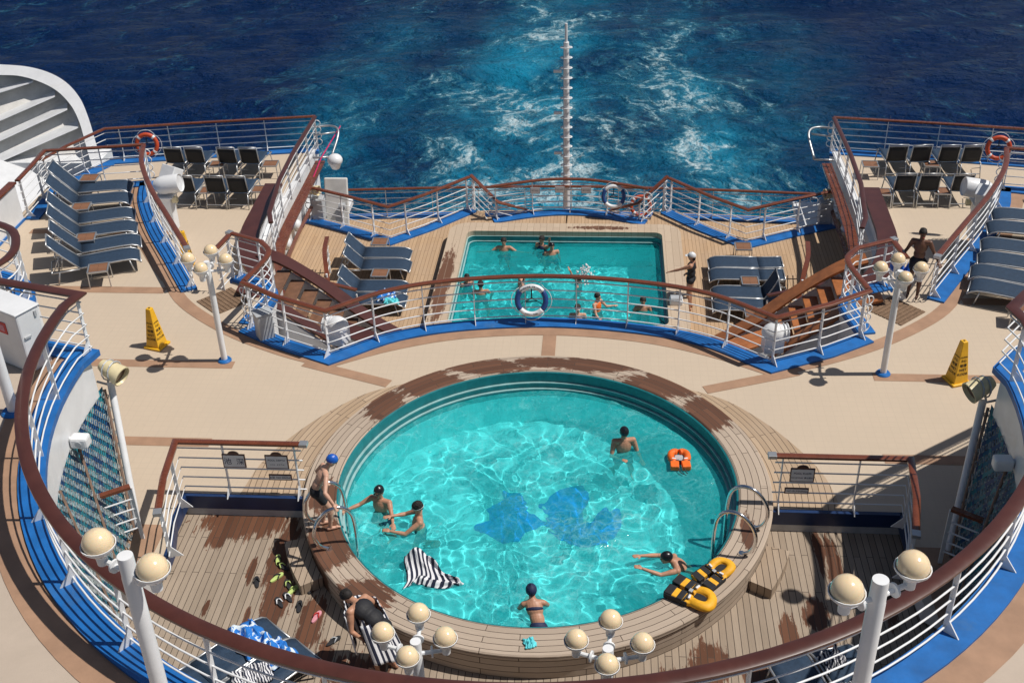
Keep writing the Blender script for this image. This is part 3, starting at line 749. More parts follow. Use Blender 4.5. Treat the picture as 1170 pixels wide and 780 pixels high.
# walls below the upper deck
mb = MB(); mb.sweep([(x, y, ZT-.1) for x, y in arc(UPC[0], UPC[1], 9.0, 176, 364, 50)], [(-.08, 0), (.08, 0), (.08, 2.5), (-.08, 2.5)])
for s in (1, -1): mb.box((s*11.5, 15.3, 1.02), (5.2, .12, 2.03))
struct(mb.build('under_deck_wall', 'white'))
# ------------------------------------------------------------------ RAILINGS
RG = 'white railings with mahogany handrails'
def railing(path, z0, label, h=1.1, spacing=1.2, width=.13, nb=5, side=1, coam=True, loops=(True, True), wood='mahog', zs=None, ends=(False, False), lean=0):
    """path: XY polyline; side: +1 coaming to the right of travel"""
    P = [Vector((p[0], p[1], (zs[i] if zs else z0))) for i, p in enumerate(path)]
    base = P[0].copy(); e = empty('railing', base, 0, label, 'railing', RG)
    P = [p-base for p in P]
    w = width/2
    mb = MB(); mb.sweep([(p.x, p.y, p.z+h) for p in P], [(-w, -.012), (-w*.9, -.03), (w*.9, -.03), (w, -.012), (w*.95, .012), (w*.55, .026), (-w*.55, .026), (-w*.95, .012)])
    mb.build('handrail', wood, e, smooth='auto')
    for k, en in enumerate(ends):
        if en:
            q = P[0] if k == 0 else P[-1]; d = (P[1]-P[0]) if k == 0 else (P[-1]-P[-2]); d.normalize()
            if k == 0: d = -d
            m_ = MB(); m_.bar(q+d*-.01+Vector((0, 0, h-.003)), q+d*.13+Vector((0, 0, h-.003)), width+.012, .066); m_.build('end_cap', 'alu', e, bevel=.006)
    hs = [h*(.12+.80*k/(nb-.0)) for k in range(nb)]
    hs = [.13+(h-.27)*k/(nb-1) for k in range(nb)]
    for k in range(nb):
        mb = MB(); pts = [(p.x, p.y, p.z+hs[k]) for p in P]
        mb.tube(pts, .0135, 6); mb.build('bar', 'white_rail', e, smooth=True)
    # loops at the ends joining neighbouring bars
    for k, lp in enumerate(loops):
        if not lp: continue
        q = P[0] if k == 0 else P[-1]; d = (P[1]-P[0]) if k == 0 else (P[-1]-P[-2]); d.z = 0; d.normalize()
        if k == 0: d = -d
        mb = MB()
        for b in range(nb-1):
            r = (hs[b+1]-hs[b])/2; c = (hs[b+1]+hs[b])/2
            mb.tube([(q.x+d.x*r*1.2*math.cos(t), q.y+d.y*r*1.2*math.cos(t), q.z+c+r*math.sin(t)) for t in [R_(-90+20*i) for i in range(10)]], .0135, 6)
        mb.build('end_loop', 'white_rail', e, smooth=True)
    # posts
    seg = [0]
    for i in range(1, len(P)): seg.append(seg[-1]+(P[i]-P[i-1]).length)
    L = seg[-1]; n = max(1, round((L-.3)/spacing))
    for k in range(n+1):
        t = .12+(L-.24)*k/n
        i = max(j for j in range(len(P)-1) if seg[j] <= t+1e-9) if t < L else len(P)-2
        u = (t-seg[i])/max(1e-9, seg[i+1]-seg[i]); p = P[i].lerp(P[i+1], u); d = (P[i+1]-P[i]); d.z = 0; d.normalize()
        nrm = Vector((d.y, -d.x, 0))*side
        mb = MB(); mt = Matrix((( -nrm.y, nrm.x, 0), (nrm.x, nrm.y, 0), (0, 0, 1))).transposed()
        mt = Matrix(((d.x, nrm.x, 0), (d.y, nrm.y, 0), (0, 0, 1)))
        mb.box(p+Vector((0, 0, h/2-.01)), (.018, .062, h-.03), M=mt)
        # gusset foot
        g = [p+nrm*.02+Vector((0, 0, .02)), p+nrm*.20+Vector((0, 0, .02)), p+nrm*.02+Vector((0, 0, .24))]
        vs = [q+d*.008 for q in g]+[q-d*.008 for q in g]
        mb.add(vs, [(0, 1, 2), (5, 4, 3), (0, 3, 4, 1), (1, 4, 5, 2), (2, 5, 3, 0)])
        mb.build('post', 'white_rail', e)
    if coam:
        mb = MB(); a, b = (-.07, .30) if side > 0 else (-.30, .07)
        mb.sweep([(p.x, p.y, p.z) for p in P], [(a, -.06), (b, -.06), (b, .045), (a, .045)])
        mb.build('coaming', 'blue', e)
    return e
def both(path, z0, labL, labR, side=1, **kw):
    a = railing(path, z0, labL, side=side, **kw); b = railing([(-p[0], *p[1:]) for p in path], z0, labR, side=-side, **kw)
    return a, b
# front railing overlooking the rear pool
fr_path = [(-6.48, 20.93), (-5.6, 20.35), (-4.47, 19.80)]+[tuple(p[:2]) for p in smooth([(-4.47, 19.80), (-3.27, 20.70), (-1.86, 21.17), (0, 21.37), (1.86, 21.17), (3.27, 20.70), (4.47, 19.80)], 6)][1:]+[(5.6, 20.35), (6.48, 20.93)]
railing(fr_path, Z0, 'long curved railing between the two pools, carrying the blue and white life ring', side=1, spacing=1.12, width=.13)
both([(-7.35, 23.2)]+smooth([(-6.55, 22.8), (-6.24, 22.2), (-6.45, 20.98)], 5), Z0, 'short S-curved railing between the left stair heads, behind the middle left lamp', 'short S-curved railing between the right stair heads, beside the shirtless man',
     spacing=.7, side=1, ends=(True, False))
both([(-7.38, 23.1), (-7.44, 22.7), (-7.5, 22.35)], Z0, 'stub railing on the near side of the left stair to the corner deck', 'stub railing on the near side of the right stair, left of the shirtless man', coam=False, spacing=.6, loops=(False, False))
both([tuple(p[:2]) for p in inner_rail[::-1]], Z0, 'curved railing along the blue edge beside the left row of loungers', 'curved railing along the blue edge in front of the right row of loungers', side=-1, ends=(True, False))
both([(-11.22, 28.39), (-12.5, 28.15), (-13.78, 27.94), (-13.7, 26.9), (-13.66, 26.0)], Z0, 'railing behind the head of the left row of loungers', 'railing behind the far right loungers, below the right orange life ring', side=-1, loops=(True, False))
both([(-8.05, 34.4), (-11.5, 33.85), (-14.5, 33.3), (-15.15, 31.9), (-15.5, 30.8)], ZC, 'outermost railing of the left corner deck, against the open sea', 'outermost railing of the right corner deck, against the open sea', side=-1, spacing=1.55)
both([(-8.05, 34.35), (-8.07, 31.5), (-8.0, 29.5), (-7.75, 27.4), (-7.55, 26.8)], ZC, 'railing on the inner side of the left corner deck above the white wall', 'railing on the inner side of the right corner deck above the white wall', coam=False, side=1, loops=(False, True), wood='mahog_dark')
both([(-7.95, 31.95), (-6.6, 31.3), (-5.2, 30.55), (-4.2, 31.45), (-3.05, 32.72)], ZR, 'zigzag railing at the far left of the rear pool deck', 'zigzag railing at the far right of the rear pool deck', side=1)
railing([tuple(p[:2]) for p in smooth([(-2.3, 32.02), (-.95, 32.5), (0, 32.62), (.95, 32.5), (2.4, 31.95)], 5)], ZR, 'bowed railing directly behind the rear pool, with two life rings', side=1)
both([(-3.0, 32.85), (-2.1, 32.0), (-1.2, 31.6+.9)], ZR-.05, 'sloping stair handrail at the left end of the bowed railing', 'sloping stair handrail at the right end of the bowed railing', coam=False, loops=(False, False), zs=[ZR, ZR-.5, ZR-1.0])
railing([tuple(p[:2]) for p in smooth([(-8.0, 35.62), (-4, 35.9), (0, 36.05), (4, 35.9), (8.0, 35.6)], 5)], ZL, 'lowest railing along the stern edge, below the mast foot', side=-1, spacing=1.6)
# upper deck
uparc = [(x, y) for x, y in arc(UPC[0], UPC[1], UR, 180, 360, 70)]
def upper_path(sgn):
    a = arc(UPC[0], UPC[1], UR, 180, 262, 34); p = [(-8.7, 15.78), (-7.13, 15.34)]+a
    return p
railing([(-8.7, 15.78), (-7.13, 15.36)]+uparc+[(7.13, 15.36), (7.5, 15.83), (8.03, 16.22), (10.3, 17.88)], ZU, 'great curved railing of the near upper deck, sweeping round the bottom of the view', side=1, spacing=1.42, width=.18, wood='mahog_dark')
railing(smooth([(-10.2, 18.1), (-9.3, 17.65), (-8.92, 17.05), (-8.84, 16.6), (-8.95, 16.2)], 4), ZU, 'small hooked railing at the left border of the view above the locker', side=1, width=.15, spacing=.7, wood='mahog_dark')
# sign railings at the near edge of the mid deck
both([(-5.8, 13.6), (-5.98, 14.4), (-6.1, 15.38), (-3.95, 15.38)], Z0, 'railing left of the round pool with three framed signs', 'railing right of the round pool with a framed sign', side=1, spacing=1.35, width=.12, ends=(True, True), loops=(False, False), coam=False)
# white bulwarks at the ship's side
for s, lab in ((-1, 'white bulwark with wooden rail at the left side of the ship'), (1, 'white bulwark with wooden rail at the right side of the ship')):
    e = empty('bulwark', (s*13.8, 22, 0), 0, lab, 'wall', 'bulwarks')
    mb = MB(); mb.box((0, 0, .5), (.12, 8.0, 1.0)); mb.build('panel', 'white', e, bevel=.02)
    mb = MB(); mb.box((0, 0, 1.03), (.2, 8.05, .06)); mb.build('handrail', 'mahog', e, bevel=.01)
    mb = MB(); mb.box((-s*.075, 0, .03), (.03, 8.0, .06)); mb.build('coaming', 'blue', e)
# mahogany bench caps curling round the inner side of the corner decks
for s, lab in ((-1, 'broad dark mahogany cap curving down from the left corner deck'), (1, 'broad dark mahogany cap curving down from the right corner deck')):
    e = empty('curved_ledge', (s*8.3, 30.0, ZC), 0, lab, 'ledge', 'mahogany caps')
    p = smooth([(-8.55, 30.7, ZC+.42), (-8.5, 29.0, ZC+.42), (-8.42, 27.6, ZC+.42), (-8.1, 26.3, ZC+.40), (-7.55, 25.35, ZC+.35), (-7.1, 24.9, ZC+.3)], 5)
    p = [(s*-1*x-s*8.3, y-30.0, z-ZC) for x, y, z in p] if s == 1 else [(x+8.3, y-30.0, z-ZC) for x, y, z in p]
    mb = MB(); mb.sweep(p, [(-.26, -.05), (.26, -.05), (.27, 0), (.25, .03), (-.25, .03), (-.27, 0)]); mb.build('top', 'mahog_dark', e, smooth='auto')
    mb = MB(); mb.sweep(p, [(-.22, -.45), (.22, -.45), (.22, -.052), (-.22, -.052)]); mb.build('base', 'white', e)
    e2 = empty('mahogany_ledge', (s*8.05, 30, ZC-.1), 0, lab.replace('broad dark mahogany cap curving down from', 'long narrow mahogany ledge outside the railing of'), 'ledge', 'mahogany ledges')
    q = smooth([(-7.85, 33.6), (-7.82, 31.0), (-7.78, 29.0), (-7.6, 27.2), (-7.1, 25.8), (-6.9, 25.0)], 5)
    q = [((x if s == -1 else -x)-s*8.05, y-30, 0) for x, y in q]
    mb = MB(); mb.sweep(q, [(-.15, -.03), (.15, -.03), (.15, .03), (-.15, .03)]); mb.build('top', 'mahog', e2)
    q2 = [(x+s*-.0, y, -.75) for x, y, z in q[2:-5]]
    mb = MB(); mb.sweep([(x-s*.0, y, z) for x, y, z in q2], [(-.05, -.02), (.05, -.02), (.05, .04), (-.05, .04)]); mb.build('lower_rail', 'mahog', e2)
# stairs from the mid deck down to the rear pool deck
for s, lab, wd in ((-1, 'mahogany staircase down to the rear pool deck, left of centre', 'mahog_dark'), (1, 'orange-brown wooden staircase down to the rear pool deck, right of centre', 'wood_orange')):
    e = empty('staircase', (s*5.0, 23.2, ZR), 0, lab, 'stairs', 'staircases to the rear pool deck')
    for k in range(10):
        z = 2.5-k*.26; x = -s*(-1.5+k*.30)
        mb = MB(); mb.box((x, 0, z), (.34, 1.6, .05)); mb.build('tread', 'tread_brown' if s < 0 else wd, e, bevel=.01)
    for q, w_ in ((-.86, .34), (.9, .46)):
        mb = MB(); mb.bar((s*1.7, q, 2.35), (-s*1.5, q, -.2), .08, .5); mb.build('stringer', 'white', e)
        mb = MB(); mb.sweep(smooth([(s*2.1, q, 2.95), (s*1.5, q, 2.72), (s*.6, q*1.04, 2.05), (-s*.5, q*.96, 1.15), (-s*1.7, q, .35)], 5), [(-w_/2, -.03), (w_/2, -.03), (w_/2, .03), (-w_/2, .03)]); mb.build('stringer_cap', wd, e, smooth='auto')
    # rear stairwell guard and curved mahogany uprights
    e = empty('stair_fin', (s*6.2, 26.6, ZR), 0, 'curved mahogany fin rail standing on the rear deck beside the %s loungers' % ('left' if s < 0 else 'right'), 'handrail', 'curved mahogany fin rails')
    p = smooth([(s*.42, 2.1, 1.0), (s*.32, 1.3, 1.0), (s*.12, .5, .95), (-s*.15, -.5, .55), (-s*.25, -.9, .3)], 5)
    mb = MB(); mb.sweep(p, [(-.06, -.05), (.06, -.05), (.06, .05), (-.06, .05)]); mb.build('handrail', 'mahog', e)
    for y, x in ((1.9, .4), (1.0, .25), (.1, .02)):
        mb = MB(); mb.tube([(s*x, y, 0), (s*x, y, .95)], .03, 8); mb.build('post', 'white_rail', e)
    mb = MB()
    for dz in (.25, .5, .75): mb.tube([(q[0], q[1], max(.1, q[2]-dz)) for q in p[:-6]], .014, 6)
    mb.build('bars', 'white_rail', e)
    e = empty('stair_guard', (s*6.3, 26.0, ZR), 0, 'low white guard rail with wooden top in front of the %s rear loungers' % ('left' if s < 0 else 'right'), 'railing', 'stairwell guards')
    A, B = (s*1.1, .55, 1.1), (-s*1.1, -.4, 1.1)
    mb = MB(); mb.bar(A, B, .1, .05); mb.build('handrail', 'mahog' if s < 0 else 'mahog_dark', e)
    for dz in (.3, .55, .8):
        mb = MB(); mb.tube([(A[0], A[1], A[2]-dz), (B[0], B[1], B[2]-dz)], .014, 6); mb.build('bar', 'white_rail', e)
    for u in (0, .5, 1):
        q = Vector(A).lerp(Vector(B), u); mb = MB(); mb.tube([(q.x, q.y, 0), (q.x, q.y, .97)], .022, 8); mb.build('post', 'white_rail', e)
    # low mahogany bench under the front railing
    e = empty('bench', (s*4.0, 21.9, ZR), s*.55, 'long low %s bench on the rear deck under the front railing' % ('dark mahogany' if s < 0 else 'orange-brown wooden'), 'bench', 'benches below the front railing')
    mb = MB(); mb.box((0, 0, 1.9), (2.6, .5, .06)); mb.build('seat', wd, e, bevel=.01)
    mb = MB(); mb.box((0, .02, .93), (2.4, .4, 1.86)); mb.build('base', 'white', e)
# ------------------------------------------------------------------ LAMPS
def lamp(loc, h, globes, label, r=.14, group='white lamp posts with amber globes', pr=.075, arm=.4, rot=0):
    e = empty('lamp_post', loc, rot, label, 'lamp post', group)
    mb = MB(); mb.lathe([(.001, h), (pr*.9, h), (pr*.93, h-.02), (pr*.95, h-.25), (pr, h-.27), (pr*1.02, 0)], n=20); mb.build('pole', 'white_rail', e, smooth='auto')
    mb = MB(); mb.lathe([(.001, .05), (pr*1.9, .05), (pr*2.3, .02), (pr*2.3, 0)], n=24); mb.build('base', 'blue', e, smooth='auto')
    for (gx, gy, gz) in globes:
        L = math.hypot(gx, gy); ux, uy = gx/L, gy/L
        mb = MB(); mb.tube([(ux*pr*.7, uy*pr*.7, h+gz-.22), (gx*.55, gy*.55, h+gz-.22), (gx, gy, h+gz-.22)], .028, 8)
        mm = Vector((ux, uy, 0)).to_track_quat('Z', 'Y').to_matrix()
        mb.lathe([(.001, -.012), (.075, -.012), (.075, .012), (.001, .012)], (gx*.52, gy*.52, h+gz-.22), 16, mm)
        mb.lathe([(.001, -.36+.1), (.055, -.26), (.06, -.16), (r*.75, -.1), (r*1.1, -.035), (r*1.12, -.01), (r*1.06, -.01), (r*1.0, -.03)], (gx, gy, h+gz), 20)
        a = mb.build('arm', 'white_rail', e, smooth='auto')
        mb = MB(); mb.ell((gx, gy, h+gz), (r, r, r), 24); mb.build('globe', 'globe', a, smooth=True)
g4 = [(0, .44, 0), (.40, .02, 0), (0, -.40, 0), (-.40, .02, 0)]
lamp((-6.63, 19.58, 0), 2.3, [(-.05, .45, .0), (.36, .08, 0), (-.02, -.30, 0), (-.40, .1, 0)], 'lamp post on the mid deck near the left yellow cone, four amber globes', arm=.4, r=.135, pr=.062)
lamp((6.61, 19.54, 0), 2.3, [(.05, .45, .0), (.40, .1, 0), (.03, -.28, 0), (-.34, .1, 0)], 'lamp post on the mid deck below the shirtless man, four amber globes', r=.135, pr=.062)
lamp((-3.46, 8.1, ZU), 2.4, [(-.33, .16, 0), (.33, -.17, 0)], 'thick near lamp post at lower left with two amber globes', r=.155, pr=.085)
lamp((3.66, 8.1, ZU), 2.4, [(-.33, -.16, .0), (.33, .19, 0)], 'thick near lamp post at lower right with two amber globes', r=.155, pr=.085)
lamp((-1.15, 10.1, ZT), 2.5, [(-.03, .47, 0), (-.43, .12, 0), (.36, .08, 0), (-.06, -.26, 0)], 'lamp head at the bottom left of centre, beside the bending woman, four globes', r=.14, pr=.075)
lamp((1.22, 10.1, ZT), 2.5, [(.03, .47, 0), (-.39, .12, 0), (.42, .1, 0), (-.01, -.26, 0)], 'lamp head at the bottom right of centre, right of the cyan cap, four globes', r=.14, pr=.075)
lamp((-7.72, 13.7, ZU), 2.3, [(-.36, .0, 0), (-.05, -.38, 0)], 'lamp post cut by the left border in front of the white locker', r=.155, pr=.08)
lamp((7.72, 13.7, ZU), 2.3, [(-.33, .12, 0), (.33, -.1, 0), (0, -.4, 0)], 'lamp post of the right upper deck that throws its shadow on the teak', r=.155, pr=.08)
# ------------------------------------------------------------------ LOUNGERS
def make_lounger(back=48, W=.64, BL=.66):
    e = empty('sun_lounger')
    a = R_(back); hx = -.0
    seat = [(0, .34), (.25, .345), (.6, .355), (.95, .36), (1.15, .35), (1.27, .31), (1.35, .24)]
    bk = [(0, .34)]+[(-BL*u*math.cos(a)-.02*math.sin(3*u), .34+BL*u*math.sin(a)) for u in (.25, .5, .75, 1.0)]
    def sheet(prof, w, name, mat, th=.012, sag=.02):
        mb = MB(); vs = []; K = len(prof)
        for (x, z) in prof:
            for j in range(5):
                y = -w/2+w*j/4; vs.append((x, y, z-sag*(1-(2*j/4-1)**2)))
        fs = [(i*5+j, i*5+j+1, (i+1)*5+j+1, (i+1)*5+j) for i in range(K-1) for j in range(4)]
        mb.add(vs, fs); o = mb.build(name, mat, e, smooth=True)
        s_ = o.modifiers.new('solid', 'SOLIDIFY'); s_.thickness = th; return o
    sheet(seat, W-.05, 'seat', 'sling'); sheet(bk, W-.05, 'backrest', 'sling')
    mb = MB()
    for s in (-1, 1):
        mb.tube([(x, s*W/2, z) for x, z in seat], .019, 8); 
    mb.tube([(1.35, -W/2, .24), (1.35, W/2, .24)], .016, 8)
    mb.tube([(-.62, -W/2, .32), (0, -W/2, .32)], .018, 8); mb.tube([(-.62, W/2, .32), (0, W/2, .32)], .018, 8); mb.tube([(-.62, -W/2, .32), (-.62, W/2, .32)], .016, 8)
    mb.build('seat_frame', 'alu', e, smooth=True)
    mb = MB()
    for s in (-1, 1): mb.tube([(x, s*(W/2-.01), z) for x, z in bk], .018, 8)
    mb.tube([(bk[-1][0], -W/2+.01, bk[-1][1]), (bk[-1][0], W/2-.01, bk[-1][1])], .016, 8)
    for s in (-1, 1): mb.tube([(-BL*.6*math.cos(a), s*(W/2-.03), .34+BL*.6*math.sin(a)), (-.58, s*(W/2-.03), .32)], .012, 6)
    mb.build('back_frame', 'alu', e, smooth=True)
    for x, lean in ((1.1, .08), (-.45, -.08)):
        for s in (-1, 1):
            mb = MB(); mb.tube([(x, s*(W/2), .33), (x+lean, s*(W/2), 0)], .018, 8); mb.build('leg', 'alu', e, smooth=True)
    return e
proto = {48: make_lounger(47), 50: make_lounger(50, BL=.92), 62: make_lounger(62), 0: make_lounger(2)}
def make_chair():
    e = empty('deck_chair'); W = .56; a = R_(79)
    bz, bl = .44, .58
    def sheet(prof, name, mat):
        mb = MB(); vs = []
        for (x, z) in prof:
            for j in range(5):
                y = -W/2+.02+(W-.04)*j/4; vs.append((x, y, z-.018*(1-(2*j/4-1)**2)))
        mb.add(vs, [(i*5+j, i*5+j+1, (i+1)*5+j+1, (i+1)*5+j) for i in range(len(prof)-1) for j in range(4)])
        o = mb.build(name, mat, e, smooth=True); q = o.modifiers.new('solid', 'SOLIDIFY'); q.thickness = .012; return o
    bk = [(-bl*u*math.cos(a), bz+bl*u*math.sin(a)) for u in (.06, .35, .65, .92)]
    sheet([(0, bz), (.25, bz-.02), (.5, bz), (.85, bz+.02), (1.05, bz-.02), (1.12, bz-.08)], 'seat', 'sling'); sheet(bk, 'backrest', 'sling_shade')
    mb = MB()
    for s in (-1, 1): mb.tube([(0, s*W/2, bz), (-bl*math.cos(a), s*W/2, bz+bl*math.sin(a))], .018, 8)
    for u in (1.0, .90): mb.tube([(-bl*u*math.cos(a), -W/2, bz+bl*u*math.sin(a)), (-bl*u*math.cos(a), W/2, bz+bl*u*math.sin(a))], .017, 8)
    mb.build('back_frame', 'alu', e, smooth=True)
    mb = MB()
    for s in (-1, 1): mb.tube([(-.12, s*W/2, bz), (.5, s*W/2, bz), (1.12, s*W/2, bz-.08)], .018, 8)
    mb.build('seat_frame', 'alu', e, smooth=True)
    for x, l in ((-.10, -.10), (.95, .1)):
        for s in (-1, 1):
            mb = MB(); mb.tube([(x, s*W/2, bz), (x+l, s*(W/2+.02), 0)], .017, 8); mb.build('leg', 'alu', e, smooth=True)
    mb = MB(); mb.tube([(-.17, -W/2, .13), (-.17, W/2, .13)], .014, 6); mb.tube([(.45, -W/2, .03), (-.12, -W/2, .30)], .012, 6); mb.tube([(.45, W/2, .03), (-.12, W/2, .30)], .012, 6); mb.build('stretcher', 'alu', e)
    return e
proto['chair'] = make_chair()
used = set()
def lounger(x, y, z, deg, label, group, back=48):
    if back in used: o = copy_tree(proto[back])
    else: o = proto[back]; used.add(back)
    o.location = (x, y, z); o.rotation_euler = (0, 0, R_(deg+random.uniform(-1.8, 1.8))); tag(o, label, 'sun lounger' if back != 'chair' else 'deck chair', group); return o
def make_table():
    e = empty('side_table'); w, d, h = .44, .44, .40
    mb = MB(); mb.box((0, 0, h), (w-.05, d-.05, .018)); mb.build('tabletop', 'table_wood', e)
    mb = MB()
    for a, b in (((-1, -1), (1, -1)), ((1, -1), (1, 1)), ((1, 1), (-1, 1)), ((-1, 1), (-1, -1))):
        mb.bar((a[0]*w/2, a[1]*d/2, h), (b[0]*w/2, b[1]*d/2, h), .03, .034)
    mb.build('rim', 'alu', e)
    for a in (-1, 1):
        for b in (-1, 1):
            mb = MB(); mb.tube([(a*(w/2), b*(d/2), h-.02), (a*(w/2+.012), b*(d/2+.012), 0)], .014, 6); mb.build('leg', 'alu', e)
    return e
m, t, b = nt('slatted_table_wood'); v = coord(t); bt = N(t, 'ShaderNodeTexBrick'); t.links.new(v, bt.inputs[0])
bt.inputs['Color1'].default_value = (.27, .125, .065, 1); bt.inputs['Color2'].default_value = (.22, .10, .05, 1); bt.inputs['Mortar'].default_value = (.10, .05, .03, 1)
bt.inputs['Scale'].default_value = 1; bt.inputs['Brick Width'].default_value = 3; bt.inputs['Row Height'].default_value = .055; bt.inputs['Mortar Size'].default_value = .006
t.links.new(bt.outputs[0], b.inputs['Base Color']); b.inputs['Roughness'].default_value = .6; MAT['table_wood'] = m
proto_t = make_table(); tused = [False]
def table(x, y, z, deg, label):
    o = copy_tree(proto_t) if tused[0] else proto_t; tused[0] = True
    o.location = (x, y, z); o.rotation_euler = (0, 0, R_(deg)); tag(o, label, 'side table', 'slatted side tables'); return o
GL = 'loungers in a row on the left of the mid deck'
for k, (x, y, d, w) in enumerate([(-12.72, 27.25, 2, 'farthest lounger of the left row, beneath the railing'), (-12.45, 26.45, 6, 'second lounger from the far end of the left row'),
        (-12.0, 25.42, 10, 'third lounger from the far end of the left row'), (-11.68, 24.68, 12, 'fourth lounger of the left row, middle pair nearer side'),
        (-11.3, 23.88, 14, 'fifth lounger of the left row, far one of the nearest pair'), (-11.05, 23.12, 16, 'nearest lounger of the left row, beside the nearest small table')]):
    lounger(x, y, 0, d+8, w, GL, 50)
table(-12.62, 27.75, 0, 5, 'slatted table at the far end of the left lounger row under the railing')
table(-12.15, 25.98, 0, 10, 'slatted table between the farthest and middle pairs of the left row')
table(-11.35, 24.28, 0, 14, 'slatted table between the middle and nearest pairs of the left row')
table(-10.45, 22.75, 0, 16, 'slatted table at the near end of the left lounger row')
GR = 'loungers in a row on the right of the mid deck'
for k, (x, y, d, w) in enumerate([(11.75, 25.95, 176, 'farthest lounger of the right row, mostly cut by the border'), (11.45, 25.25, 174, 'second farthest lounger of the right row'),
        (11.05, 24.25, 171, 'far lounger of the middle pair at the right border'), (10.8, 23.55, 169, 'near lounger of the middle pair at the right border'),
        (10.45, 22.85, 166, 'far lounger of the nearest pair in the right row'), (10.25, 22.15, 163, 'nearest lounger of the right row beside a slatted table')]):
    lounger(x, y, 0, d-4, w, GR, 50)
table(9.8, 21.55, 0, -14, 'slatted table at the near end of the right lounger row')
# corner decks: loungers seen from behind, backs raised
for s, nm in ((-1, 'left'), (1, 'right')):
    G = 'chairs with shaded backs facing the sea on the corner decks'
    rowB = [-11.95, -11.3, -10.3, -9.62] if s < 0 else [9.62, 10.3, 11.1, 11.75]
    rowF = [-10.95, -10.05, -9.40] if s < 0 else [9.42, 10.08, 10.98]
    wb = ['leftmost', 'second from the left', 'second from the right', 'rightmost']
    wf = ['leftmost', 'middle', 'rightmost']
    for k, x in enumerate(rowB): lounger(x, 32.15 if s < 0 else 32.55, ZC, 90+s*3, '%s shaded-back chair in the far row on the %s corner deck' % (wb[k], nm), G, 'chair')
    for k, x in enumerate(rowF): lounger(x, 30.05 if s < 0 else 30.5, ZC, 90+s*3, '%s shaded-back chair in the near row on the %s corner deck' % (wf[k], nm), G, 'chair')
    for x, y, w in ([(-10.68, 32.2, 'between the far-row lounger pairs'), (-9.05, 32.25, 'at the right end of the far row'), (-10.4, 30.3, 'between the near-row loungers'), (-8.88, 30.4, 'at the right end of the near row')] if s < 0 else
                    [(8.88, 32.45, 'at the left end of the far row'), (10.65, 32.5, 'between the far-row pairs'), (8.86, 30.5, 'at the left end of the near row'), (10.5, 30.6, 'between the near-row loungers')]):
        table(x, y, ZC, -s*3, 'slatted table %s on the %s corner deck' % (w, nm))
# rear deck loungers
for x, y, d, w, bk in [(-5.72, 29.12, 0, 'farthest lounger on the left of the rear pool', 48), (-5.62, 28.40, 0, 'second lounger on the left of the rear pool', 48), (-5.52, 27.18, 0, 'third lounger left of the rear pool, beyond the one with towels', 48), (-5.45, 26.48, 0, 'near lounger left of the rear pool with beach towels on its foot', 48),
                       (5.35, 28.78, 180, 'flat far lounger on the right of the rear pool', 0), (5.32, 28.08, 180, 'second flat lounger on the right of the rear pool', 0), (5.32, 27.10, 180, 'raised lounger on the right of the rear pool, far one of its pair', 62), (5.3, 26.42, 180, 'raised lounger on the right of the rear pool, near one of its pair', 62)]:
    lounger(x, y, ZR, d, w, 'loungers beside the rear pool', bk)
for x, y, w in [(-5.35, 29.68, 'beyond the far left lounger at the rear pool'), (-5.02, 27.8, 'between the left lounger pairs at the rear pool'), (5.03, 29.62, 'beyond the flat loungers right of the rear pool'), (5.02, 27.62, 'between the right lounger pairs at the rear pool'), (4.95, 25.95, 'at the near end of the right loungers by the rear pool')]:
    table(x, y, ZR, 0, 'slatted table '+w)
# near loungers on the teak deck
lounger(-4.6, 11.35, ZT, 52, 'outer lounger of the lower-left pair under the upper railing, with a blue towel', 'loungers on the teak deck below the upper railing', 0)
lounger(-4.05, 10.95, ZT, 52, 'lounger at lower left beside the flip-flops, inner one of the pair, with printed towels', 'loungers on the teak deck below the upper railing', 0)
lounger(4.9, 11.1, ZT, 108, 'lounger at lower right under the upper railing with striped towels', 'loungers on the teak deck below the upper railing', 0)
lounger(4.2, 10.9, ZT, 108, 'plain lounger at lower right beside the one with striped towels', 'loungers on the teak deck below the upper railing', 0)
lounger(-2.9, 9.75, ZT, 40, 'lounger at the bottom edge left of centre with a folded blue towel', 'loungers on the teak deck below the upper railing', 0)
# towels
def crumple(name, loc, size, mat, label, seed=0, rz=0, hgt=.12, cat='towel', group='towels on the loungers'):
    mb = MB(); n = 22; vs = []
    for j in range(n+1):
        for i in range(n+1):
            u, v_ = i/n-.5, j/n-.5
            q = Vector((u*4+seed*3.1, v_*4, seed)); ed = min(1, 8*(.5-max(abs(u), abs(v_))))
            z = .02+hgt*(.5+noise.fractal(q, 1, 2, 4))*ed
            x = u*size[0]*(1+.35*noise.noise(q+Vector((9, 0, 0)))); y = v_*size[1]*(1+.35*noise.noise(q+Vector((0, 9, 0))))
            vs.append((x, y, max(.005, z)))
    mb.add(vs, [(j*(n+1)+i, j*(n+1)+i+1, (j+1)*(n+1)+i+1, (j+1)*(n+1)+i) for j in range(n) for i in range(n)])
    o = mb.build(name, mat, smooth=True); o.location = loc; o.rotation_euler = (0, 0, rz)
    s_ = o.modifiers.new('solid', 'SOLIDIFY'); s_.thickness = .012
    return tag(o, label, cat, group)
crumple('towel', (-4.05, 12.0, 0.0), (.5, .75), 'blue_towel', 'blue and white towel crumpled on the outer lower-left lounger', 1, .9)
crumple('towel', (-3.6, 11.75, 0.0), (.45, .5), 'blue_towel', 'blue and white towel on the foot of the inner lower-left lounger', 2, .9)
crumple('towel', (-3.85, 11.3, 0.0), (.55, .4), 'stripe_crumpled', 'navy and white striped towel bunched on the inner lower-left lounger', 3, .5)
crumple('towel', (-2.2, 10.35, 0.0), (.5, .4), 'blue_towel', 'blue towel on the lounger at the bottom edge left of centre', 4, .5)
